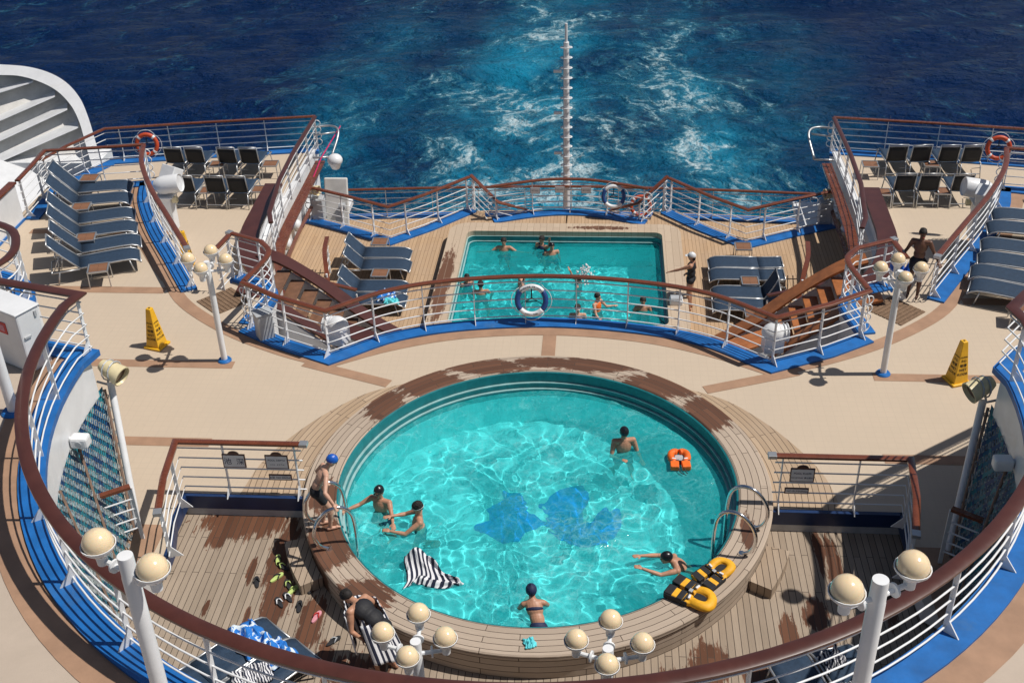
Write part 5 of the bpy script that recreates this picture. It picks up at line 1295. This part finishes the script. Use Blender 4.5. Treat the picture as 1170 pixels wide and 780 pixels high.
def life_jacket(loc, rot, label, mat, floating=False, sc=1.0):
    e = bpy.data.objects.new('life_jacket', None); col.objects.link(e); e.location = loc; e.rotation_euler = rot; e.scale = (sc, sc, sc); tag(e, label, 'life jacket', 'life jackets')
    if mat == 'life_yellow':
        mb = MB(); mb.tube(smooth([(-.11, -.02, .05), (-.13, .10, .05), (-.10, .21, .06), (0, .25, .07), (.10, .21, .06), (.13, .10, .05), (.11, -.02, .05)], 5), .070, 10)
        for sx in (-1, 1): mb.box((sx*.115, -.18, .05), (.17, .34, .085), rz=.05*sx)
        mb.box((0, .10, .03), (.2, .24, .06))
        mb.v = [(x, y+.02*math.sin(x*9), z*.85+.015*math.sin(y*13)) for x, y, z in mb.v]
        mesh_obj('body', remesh(mb, .012, 5), mat, e)
        for sx in (-1, 1):
            mb = MB(); mb.box((sx*.115, -.30, .045), (.185, .12, .095), rz=.05*sx); mb.box((sx*.115, -.13, .047), (.182, .085, .092), rz=.05*sx); mb.box((sx*.205, -.18, .04), (.02, .34, .075), rz=.05*sx); mb.build('black_panel', 'black', e, bevel=.015)
        mb = MB(); mb.box((0, .10, .058), (.12, .2, .012)); mb.build('lining', 'black', e)
    else:
        mb = MB()
        for sx in (-1, 1):
            mb.tube(smooth([(sx*.10, -.06, .05), (sx*.15, .05, .06), (sx*.145, .17, .07), (sx*.08, .23, .07), (sx*.02, .21, .07)], 5), .066, 10); mb.box((sx*.105, -.15, .05), (.16, .20, .10), rz=.06*sx)
        mesh_obj('body', remesh(mb, .012, 4), mat, e)
        mb = MB(); mb.box((0, .06, .03), (.16, .22, .04)); mb.build('lining', 'grey', e, bevel=.01)
    mb = MB(); mb.box((0, -.06, .05), (.37, .028, .11)); mb.build('strap', 'dark', e, bevel=.008)
    mb = MB(); mb.box((0, -.06, .11), (.06, .05, .02)); mb.build('buckle', 'grey', e, bevel=.005)
    mb = MB(); mb.tube(smooth([(-.05, -.22, .06), (-.02, -.32, .03), (.04, -.38, .02)], 4), .010, 6); mb.tube(smooth([(.06, -.22, .06), (.09, -.33, .03), (.12, -.36, .02)], 4), .010, 6); mb.build('strap_tail', 'dark', e)
    for sx in (-1, 1):
        mb = MB(); mb.box((sx*.11, -.02, .105), (.07, .03, .03), rz=.2*sx); mb.build('reflective_patch', 'plate', e, bevel=.005)
    return e
life_jacket((2.53, 16.93, ZW+.01), (0, 0, .05), 'orange life jacket floating alone in the round pool', 'orange', sc=.98)
life_jacket((2.55, 13.05, ZCOP+.01), (0, 0, -2.15), 'yellow life jacket lying nearest on the coping', 'life_yellow', sc=1.15)
life_jacket((2.92, 13.6, ZCOP+.02), (.1, .05, -.8), 'yellow and black life jacket lying behind the nearer one on the coping', 'life_yellow', sc=1.0)
# ------------------------------------------------------------------ PEOPLE
def V3(*a): return Vector(a)
STAND = dict(pelvis=(0, 0, .93), waist=(0, 0, 1.08), chest=(0, .01, 1.27), neck=(0, 0, 1.44), head=(0, .02, 1.58), look=(0, 1, 0),
    shL=(-.175, 0, 1.38), elL=(-.23, -.02, 1.1), wrL=(-.25, .06, .86), shR=(.175, 0, 1.38), elR=(.23, -.02, 1.1), wrR=(.25, .06, .86),
    hiL=(-.09, 0, .90), knL=(-.10, .03, .49), anL=(-.10, -.02, .08), hiR=(.09, 0, .90), knR=(.10, .03, .49), anR=(.10, -.02, .08), footL=(0, 1, 0), footR=(0, 1, 0), handL=None, handR=None)
def person(loc, rz, label, skin='skin', pose=None, sc=1.0, hair='hair', cap=None, shorts='navy', top=None, voxel=.012, girth=1.0, goggles=False, long_hair=False, group='swimmers', fingers=True, hat=None):
    J = {k: (Vector(v) if v is not None else None) for k, v in {**STAND, **(pose or {})}.items()}
    e = empty('person', loc, rz, label, 'person', group); e.scale = (sc, sc, sc)
    mb = MB()
    def limb(a, b, ra, rb, n=5, bulge=0):
        a, b = J[a] if isinstance(a, str) else a, J[b] if isinstance(b, str) else b
        pts = [a.lerp(b, i/n) for i in range(n+1)]; rs = [(ra+(rb-ra)*i/n)+bulge*math.sin(math.pi*min(1, (i/n)*1.6))*(1 if i/n < .62 else 0) for i in range(n+1)]
        mb.tube(pts, rs, 12); mb.ell(a, (ra,)*3, 12); mb.ell(b, (rb,)*3, 12)
    g = girth
    sh_dir = (J['shR']-J['shL']).normalized(); up = (J['neck']-J['chest']).normalized(); fwd = up.cross(sh_dir).normalized()
    Mt = Matrix((sh_dir, sh_dir.cross(up)*-1 if False else fwd*-1, up)).transposed()
    hd = (J['hiR']-J['hiL']).normalized(); upp = (J['waist']-J['pelvis']).normalized(); fp = upp.cross(hd).normalized(); Mp = Matrix((hd, -fp, upp)).transposed()
    mb.ell(J['chest'], (.150*g, .098*g, .17), 16, Mt); mb.ell(J['chest'].lerp(J['neck'], .45), (.155*g, .075*g, .085), 16, Mt)
    mb.ell(J['waist'], (.128*g, .09*g, .15), 16, Mt); mb.ell(J['pelvis'], (.148*g, .105*g, .13), 16, Mp)
    limb('neck', J['head'].lerp(J['neck'], .35), .052, .048); limb(J['chest'].lerp(J['neck'], .7), 'neck', .07, .052)
    for s in 'LR':
        limb(J['chest'].lerp(J['neck'], .6), 'sh'+s, .06, .056*g); limb('sh'+s, 'el'+s, .050*g, .036, bulge=.006); limb('el'+s, 'wr'+s, .037, .025, bulge=.005)
        limb('hi'+s, 'kn'+s, .086*g, .052, bulge=.006); limb('kn'+s, 'an'+s, .052, .033, bulge=.012)
        an = J['an'+s]; fd = J['foot'+s].normalized(); lo = an+V3(0, 0, -.035)
        if abs(fd.z) > .5: lo = an
        limb(lo-fd*.035, lo+fd*.11+V3(0, 0, -.012 if abs(fd.z) < .5 else 0), .036, .027); limb(lo+fd*.11, lo+fd*.165+V3(0, 0, -.018 if abs(fd.z) < .5 else 0), .027, .017)
        # hand: palm, four fingers, thumb
        w = J['wr'+s]; el = J['el'+s]; hdv = (J['hand'+s] if J['hand'+s] is not None else (w-el)).normalized()
        side = hdv.cross(V3(0, 0, 1)); side = side.normalized() if side.length > .1 else V3(0, 1, 0)
        nrm = side.cross(hdv).normalized()
        pc = w+hdv*.05; mb.ell(pc, (.040, .047, .018), 12, Matrix((side, hdv, nrm)).transposed())
        if fingers:
            for q, ln in zip((-1.5, -.5, .5, 1.5), (.055, .068, .072, .062)):
                f0 = w+hdv*.082+side*q*.020; f1 = f0+hdv*ln*.55+side*q*.003-nrm*.004; f2 = f1+hdv*ln*.45*.85-nrm*.014
                mb.tube([f0-hdv*.02, f0, f1, f2], [.010, .0095, .0088, .0075], 8); mb.ell(f2, (.0075,)*3, 8)
            ts = side*(1 if s == 'L' else -1)
            t0 = w+hdv*.03+ts*.03; t1 = t0+ts*.028+hdv*.025-nrm*.006; t2 = t1+ts*.008+hdv*.028-nrm*.006
            mb.tube([t0, t1, t2], [.013, .0105, .0085], 8); mb.ell(t2, (.0085,)*3, 8)
    # head
    hc = J['head']; lk = J['look'].normalized(); hu = (J['head']-J['neck']).normalized(); hu = (hu-lk*hu.dot(lk)).normalized(); hs = lk.cross(hu).normalized()
    Mh = Matrix((hs, lk, hu)).transposed()
    W = lambda x, y, z: hc+hs*x+lk*y+hu*z
    mb.ell(W(0, -.008, .025), (.074, .092, .088), 18, Mh); mb.ell(W(0, .018, -.045), (.056, .066, .062), 16, Mh); mb.ell(W(0, .055, -.085), (.028, .024, .02), 10, Mh)
    mb.ell(W(0, .092, -.012), (.012, .016, .022), 8, Mh); mb.ell(W(0, .085, .022), (.042, .012, .01), 8, Mh)
    for sx in (-1, 1): mb.ell(W(sx*.076, -.005, -.01), (.011, .02, .03), 8, Mh)
    body = mesh_obj('body', remesh(mb, voxel, 2), skin, e)
    mb2 = MB()
    for sx in (-1, 1): mb2.ell(W(sx*.03, .083, .008), (.013, .007, .007), 8, Mh)
    mb2.build('eyes', 'dark', e, smooth=True)
    mb2 = MB(); mb2.ell(W(0, .083, -.052), (.024, .007, .006), 8, Mh); mb2.build('mouth', 'red', e, smooth=True)
    def skull(name, mat, grow=.008, bottom=-.02, back=True, extra=None):
        q = MB(); prof = []
        n = 20; k = 8; vs = []; fs = []
        for i in range(n):
            a = 2*math.pi*i/n
            front = max(0, math.sin(a))
            b = bottom+front*.062-(0 if not back else max(0, -math.sin(a))*.035)
            for j in range(k+1):
                el_ = j/k; zt = b+(.118+grow-b)*el_
                zz = max(-1, min(1, (zt-.025)/(.090+grow))); rr = math.sqrt(max(0.0, 1-zz*zz))
                vs.append(W((.077+grow)*rr*math.cos(a), -.008+(.094+grow)*rr*math.sin(a), zt))
        for i in range(n):
            j_ = (i+1) % n
            for q_ in range(k): fs.append((i*(k+1)+q_, j_*(k+1)+q_, j_*(k+1)+q_+1, i*(k+1)+q_+1))
        q.add(vs, fs)
        if extra: extra(q)
        o = q.build(name, mat, e, smooth=True); sd_ = o.modifiers.new('solid', 'SOLIDIFY'); sd_.thickness = .01; sd_.offset = -.5
        return o
    if cap: skull('swim_cap', cap, .008, -.005)
    elif hat:
        skull('hat', hat, .014, .02)
        q = MB(); q.ell(W(0, .10, .035), (.075, .075, .008), 14, Mh); q.build('hat_peak', hat, e, smooth=True)
        q = MB(); q.ell(W(0, -.06, -.05), (.055, .045, .075), 12, Mh); q.build('hair', 'hair', e, smooth=True)
    else:
        skull('hair', hair, .007, .0)
        q = MB()
        for k in range(26):
            a_ = k*2.4; rr_ = .065*math.sqrt((k+.5)/26); q.ell(W(rr_*math.cos(a_), -.015+rr_*1.1*math.sin(a_), .112-rr_*rr_*7), (.020, .024, .012), 7, Mh)
        q.build('hair_tufts', hair, e, smooth=True)
        if long_hair:
            q = MB(); q.ell(W(0, -.075, -.06), (.06, .04, .09), 12, Mh); q.build('ponytail', hair, e, smooth=True)
    if goggles:
        q = MB()
        for sx in (-1, 1): q.ell(W(sx*.032, .092, .01), (.022, .012, .016), 10, Mh)
        q.tube([W(.083*math.cos(t), -.008+.100*math.sin(t), .012) for t in [R_(i*20) for i in range(18)]], .006, 5, closed=True)
        q.build('goggles', 'dark' if goggles == 'dark' else 'plate', e, smooth=True)
    # clothing: slightly fatter copies of hips, thighs or torso
    if shorts:
        q = MB(); mb = q
        q.ell(J['pelvis'], (.160*g, .118*g, .125), 16, Mp)
        for s in 'LR':
            a = J['hi'+s]; b_ = J['hi'+s].lerp(J['kn'+s], .55 if top != 'suit' else .12)
            q.tube([a, b_], [.099*g, .088*g], 14); q.ell(a, (.099*g,)*3, 12)
        mesh_obj('shorts', remesh(q, max(voxel, .014), 2), shorts, e)
    if top:
        q = MB(); mat = top if top != 'suit' else shorts
        if top == 'band' or top == 'band_navy':
            q.ell(J['chest'].lerp(J['neck'], -.05), (.156*g, .108*g, .065), 16, Mt); mat = 'navy'
        else:
            q.ell(J['chest'], (.157*g, .108*g, .165), 16, Mt); q.ell(J['waist'], (.137*g, .10*g, .16), 16, Mt); q.ell(J['pelvis'], (.155*g, .114*g, .12), 16, Mp)
            for s in 'LR': q.tube([J['chest'].lerp(J['sh'+s], .55)+up*.02, J['chest'].lerp(J['neck'], .75).lerp(J['sh'+s], .45)+up*.05], .04, 8)
        mesh_obj('top', remesh(q, max(voxel, .014), 2), mat, e)
    return e
def swim(pose=None):
    """standing in water: origin at the water line, chest above it"""
    base = {}
    for k, v in STAND.items():
        if k in ('look', 'footL', 'footR', 'handL', 'handR') or v is None: base[k] = v
        else: base[k] = (v[0], v[1], v[2]-1.18)
    base.update(dict(knL=(-.12, .12, -.62), anL=(-.14, -.02, -1.0), knR=(.12, .02, -.66), anR=(.16, -.2, -1.0)))
    base.update(pose or {}); return base
W0 = ZW
# boy on the coping, gripping the rail with bent back, looking down into the pool (faces +X, i.e. rz=-90)
person((-3.40, 14.42, ZCOP), R_(-68), 'boy in a bright blue swim cap stepping down at the left ladder', 'skin_pale', dict(
    pelvis=(0, -.10, .84), waist=(0, -.05, .98), chest=(0, .04, 1.13), neck=(0, .14, 1.28), head=(0, .24, 1.40), look=(0, .75, -.66),
    shL=(-.16, .10, 1.22), elL=(-.30, .0, 1.02), wrL=(-.20, .10, .90), shR=(.16, .10, 1.22), elR=(.40, .02, 1.06), wrR=(.52, .12, .90),
    hiL=(-.08, -.08, .82), knL=(-.09, .06, .45), anL=(-.10, -.04, .08), hiR=(.08, -.08, .82), knR=(.09, .10, .46), anR=(.09, .06, .08)), cap='capblue', shorts='black', sc=.95, voxel=.0075, girth=.85, group=None)
person((-2.69, 15.42, W0), R_(158), 'left one of the swimmer pair by the left ladder, one arm stretched left', 'skin', swim(dict(
    elL=(.0-.30, .14, .08), wrL=(-.42, .30, .06), elR=(.34, .16, .10), wrR=(.48, .40, .10), look=(0, 1, -.05))), cap='capblack', goggles='dark', voxel=.0075)
person((-1.95, 15.02, W0), R_(100), 'right one of the swimmer pair by the left ladder, reaching left', 'skin', swim(dict(
    chest=(0, .04, .06), elL=(-.26, .26, .06), wrL=(-.20, .50, .10), elR=(.24, .24, .08), wrR=(.14, .48, .14), look=(.1, 1, -.2))), hair='hair', goggles=True, voxel=.0075)
person((1.52, 17.30, W0), R_(190), 'swimmer in a black cap and navy shorts standing near the floating orange life jacket', 'skin', swim(dict(
    elL=(-.27, .05, -.10), wrL=(-.30, .2, -.20), elR=(.25, .12, -.08), wrR=(.10, .28, -.02), look=(0, .7, -.6))), cap='capblack', shorts='navy', voxel=.0075)
person((2.38, 14.25, W0), R_(97), 'swimmer in a black cap stretching both arms forward by the right ladder', 'skin', swim(dict(
    pelvis=(0, -.25, -.26), waist=(0, -.14, -.16), chest=(0, -.02, -.02), neck=(0, .10, .08), head=(0, .20, .16), shL=(-.17, .04, .02), shR=(.17, .04, .02),
    elL=(-.22, .32, .0), wrL=(-.16, .60, .10), elR=(.20, .32, .04), wrR=(.10, .60, .14), hiL=(-.09, -.26, -.3), hiR=(.09, -.26, -.3), knL=(-.12, -.3, -.7), anL=(-.12, -.6, -.85), knR=(.12, -.25, -.7), anR=(.14, -.5, -.9), look=(0, 1, -.15))), cap='capblack', voxel=.0075)
person((.12, 12.98, W0), R_(8), 'woman in a navy swim cap and bikini seen from behind at the near pool edge', 'skin', swim(dict(
    pelvis=(.05, -.22, -.02), waist=(.03, -.12, .08), chest=(0, .0, .18), neck=(-.02, .11, .28), head=(-.03, .18, .38), shL=(-.16, .08, .20), shR=(.15, .06, .22),
    elL=(-.22, .2, .0), wrL=(-.12, .36, -.02), elR=(.22, .22, .02), wrR=(.12, .4, -.05), hiL=(-.04, -.24, -.1), hiR=(.14, -.24, -.1), knL=(-.08, -.1, -.5), anL=(-.08, -.2, -.9), knR=(.12, -.1, -.5), anR=(.12, -.2, -.9), look=(-.1, 1, -.1))), cap='navy', shorts='navy', top='band', voxel=.0075, girth=.9, long_hair=False)
# bending woman with striped towel
person((-2.12, 11.9, ZT), R_(62), 'woman in a black and blue swimsuit bending forward with a striped towel at her waist', 'skin', dict(
    pelvis=(0, -.12, .90), waist=(0, .0, 1.03), chest=(0, .18, 1.12), neck=(0, .34, 1.20), head=(0, .47, 1.22), look=(0, .72, -.7),
    shL=(-.17, .28, 1.15), elL=(-.28, .20, .90), wrL=(-.22, .08, .78), shR=(.17, .28, 1.15), elR=(.30, .14, .96), wrR=(.22, -.02, .82),
    hiL=(-.09, -.12, .86), knL=(-.10, .02, .47), anL=(-.10, -.05, .08), hiR=(.09, -.12, .86), knR=(.10, -.0, .47), anR=(.14, -.18, .08)), shorts='black', top='suit', voxel=.0075, girth=1.1, group=None, sc=1.0)
def cloth(fn, nu, nv, name, mat, label, group=None, th=.012, US=1.6):
    mb = MB(); vs = []; uv = []
    for j in range(nv+1):
        for i in range(nu+1): vs.append(fn(i/nu, j/nv)); uv.append((i/nu*US, j/nv))
    mb.add(vs, [(j*(nu+1)+i, j*(nu+1)+i+1, (j+1)*(nu+1)+i+1, (j+1)*(nu+1)+i) for j in range(nv) for i in range(nu)], 0, uv)
    o = mb.build(name, mat, smooth=True); s_ = o.modifiers.new('solid', 'SOLIDIFY'); s_.thickness = th
    return tag(o, label, 'towel', group)
def wrap(u, v):   # towel round the woman's hips
    a = R_(-155+310*u+62-90+90); r = .255+.05*v+.02*math.sin(u*40)
    c = Vector((-2.10-.20*(1-v)*.88, 11.88+.20*(1-v)*.47, ZT))
    return (c.x+r*math.cos(a)*1.05, c.y+r*math.sin(a), c.z+1.10-.62*v+.03*math.sin(u*17)+.10*math.cos(a-R_(152)))
cloth(wrap, 60, 14, 'towel', 'stripe_towel', 'navy and white striped towel wrapped round the bending woman', US=3.4)
def float_t(u, v):
    x = -2.02+.72*u+.05*math.sin(v*5); y = 13.45+.62*v+.12*math.sin(u*5)
    z = W0+.035+.14*max(0, noise.fractal(Vector((u*3.5, v*3.5, 2)), 1, 2, 3))+.26*math.exp(-((u-.25)**2+(v-.9)**2)*14)
    if u > .55: y = 13.45+.30+(.62*v-.30)*max(.18, 1-(u-.55)*1.9)+.12*math.sin(u*5); x += (u-.55)*.45
    return (x, y, z)
cloth(float_t, 50, 40, 'towel', 'stripe_towel', 'navy and white striped towel floating in the round pool')
# rear pool people
WR = ZR+.03
RP = 'bathers in and around the rear pool'
def rp_(x, y, rz, lab, **kw):
    pz = kw.pop('pose', None); x = 1.07+(x-1.07)*.976; y *= .976; person((x, y, WR-.13-kw.pop('dz', 0)), R_(rz), lab, kw.pop('skin', 'skin'), swim(pz), voxel=.013, group=RP, fingers=True, **kw)
rp_(-1.85, 30.72, 180, 'bather with both arms spread at the far left wall of the rear pool', pose=dict(elL=(-.42, .05, .05), wrL=(-.66, .08, .05), elR=(.42, .05, .05), wrR=(.66, .08, .05)))
rp_(-.72, 30.85, 150, 'dark-topped bather raising one arm at the far side of the rear pool', shorts='navy', top='navy', pose=dict(elL=(-.3, .1, .3), wrL=(-.34, .14, .5)))
rp_(-.42, 30.45, 200, 'bather in a black cap floating beside the one raising an arm in the rear pool', cap='capblack')
rp_(-2.72, 28.55, 215, 'child in a purple-blue swim top with glasses at the left edge of the rear pool', shorts='navy', top='navy', goggles='dark', sc=.9)
rp_(-2.28, 28.05, 10, 'shirtless bather seen from behind at the left of the rear pool', pose=dict(elL=(-.32, .1, .0), elR=(.32, .1, .0)))
rp_(-1.15, 28.4, 120, 'black-capped bather with a hand on the head in mid rear pool', cap='capblack', pose=dict(elL=(-.32, .12, .30), wrL=(-.16, .1, .44)))
rp_(.42, 28.7, 80, 'bather in pink splashing water behind the railing of the rear pool', shorts='pink', top='pink', dz=.12, pose=dict(elR=(.3, .2, .2), wrR=(.3, .3, .45)))
rp_(.44, 26.85, 180, 'pale bather low in the water left of the child in an orange jacket', skin='skin_pale', goggles=True)
rp_(.95, 27.2, 240, 'child wearing an orange life jacket lying in the rear pool', skin='skin_pale', sc=.9, dz=-.20, top='orange', pose=dict(elL=(-.3, .15, -.03), wrL=(-.45, .3, -.03), elR=(.3, .15, -.03), wrR=(.42, .32, -.03)))
rp_(2.18, 27.3, 185, 'bather facing the camera at the right of the rear pool, arms spread', pose=dict(elL=(-.3, .12, -.1), wrL=(-.46, .3, -.22), elR=(.3, .12, -.1), wrR=(.48, .34, -.22)))
# splash beside the pink bather
mb = MB(); rr = random.Random(5)
for i in range(160):
    a = rr.uniform(0, 6.28); d = rr.uniform(0, .35)**1; h = rr.uniform(0, .5)*(1-d*1.6)
    mb.ell((.62+d*math.cos(a)*.8, 28.25+d*math.sin(a), WR+max(.01, h)), (rr.uniform(.008, .03),)*3, 6)
tag(mb.build('water_splash', 'white', smooth=True), 'white spray of water thrown up by the pink bather', 'splash', kind='stuff')
person((3.38, 26.78, ZR+.0), R_(75), 'woman in a white hat and black swimsuit standing right of the rear pool', 'skin', dict(
    elL=(-.18, .30, 1.24), wrL=(-.16, .52, 1.14), elR=(.28, -.05, 1.12), wrR=(.18, .12, 1.0), look=(0, 1, -.1)), shorts='black', top='suit', hat='white', voxel=.011, sc=.98, girth=1.1, group=RP)
e = empty('wheeled_cart', (3.0, 26.4, ZR+.38), 0, 'small pale box on the coping beside the woman in the white hat', 'box'); mb = MB(); mb.box((0, 0, .08), (.34, .26, .16)); mb.build('body', 'white', e, bevel=.03); mb = MB(); mb.box((0, 0, .175), (.3, .22, .03)); mb.build('lid', 'grey', e, bevel=.01)
person((7.82, 22.62, 0), R_(160), 'shirtless dark-skinned man standing at the head of the right stair with a blue towel', 'skin_dark', dict(
    elL=(-.30, -.02, 1.14), wrL=(-.42, .12, 1.02), elR=(.28, -.04, 1.12), wrR=(.38, .12, 1.0), look=(-.4, 1, -.2)), shorts='black', voxel=.008, sc=.98, group=None)
crumple('towel', (7.42, 22.45, .68), (.22, .5), 'capblue', 'blue towel hanging beside the shirtless man', 14, .3, .3)

# everything that can lie under water receives the light refracted by the waves
for o in bpy.data.objects:
    if o.type == 'MESH' and (o.name.startswith(('round_pool_basin', 'rear_pool_basin', 'pool_floor_mosaic')) or (o.parent and o.parent.get('category') in ('person', 'pool ladder'))):
        o.cycles.is_caustics_receiver = True
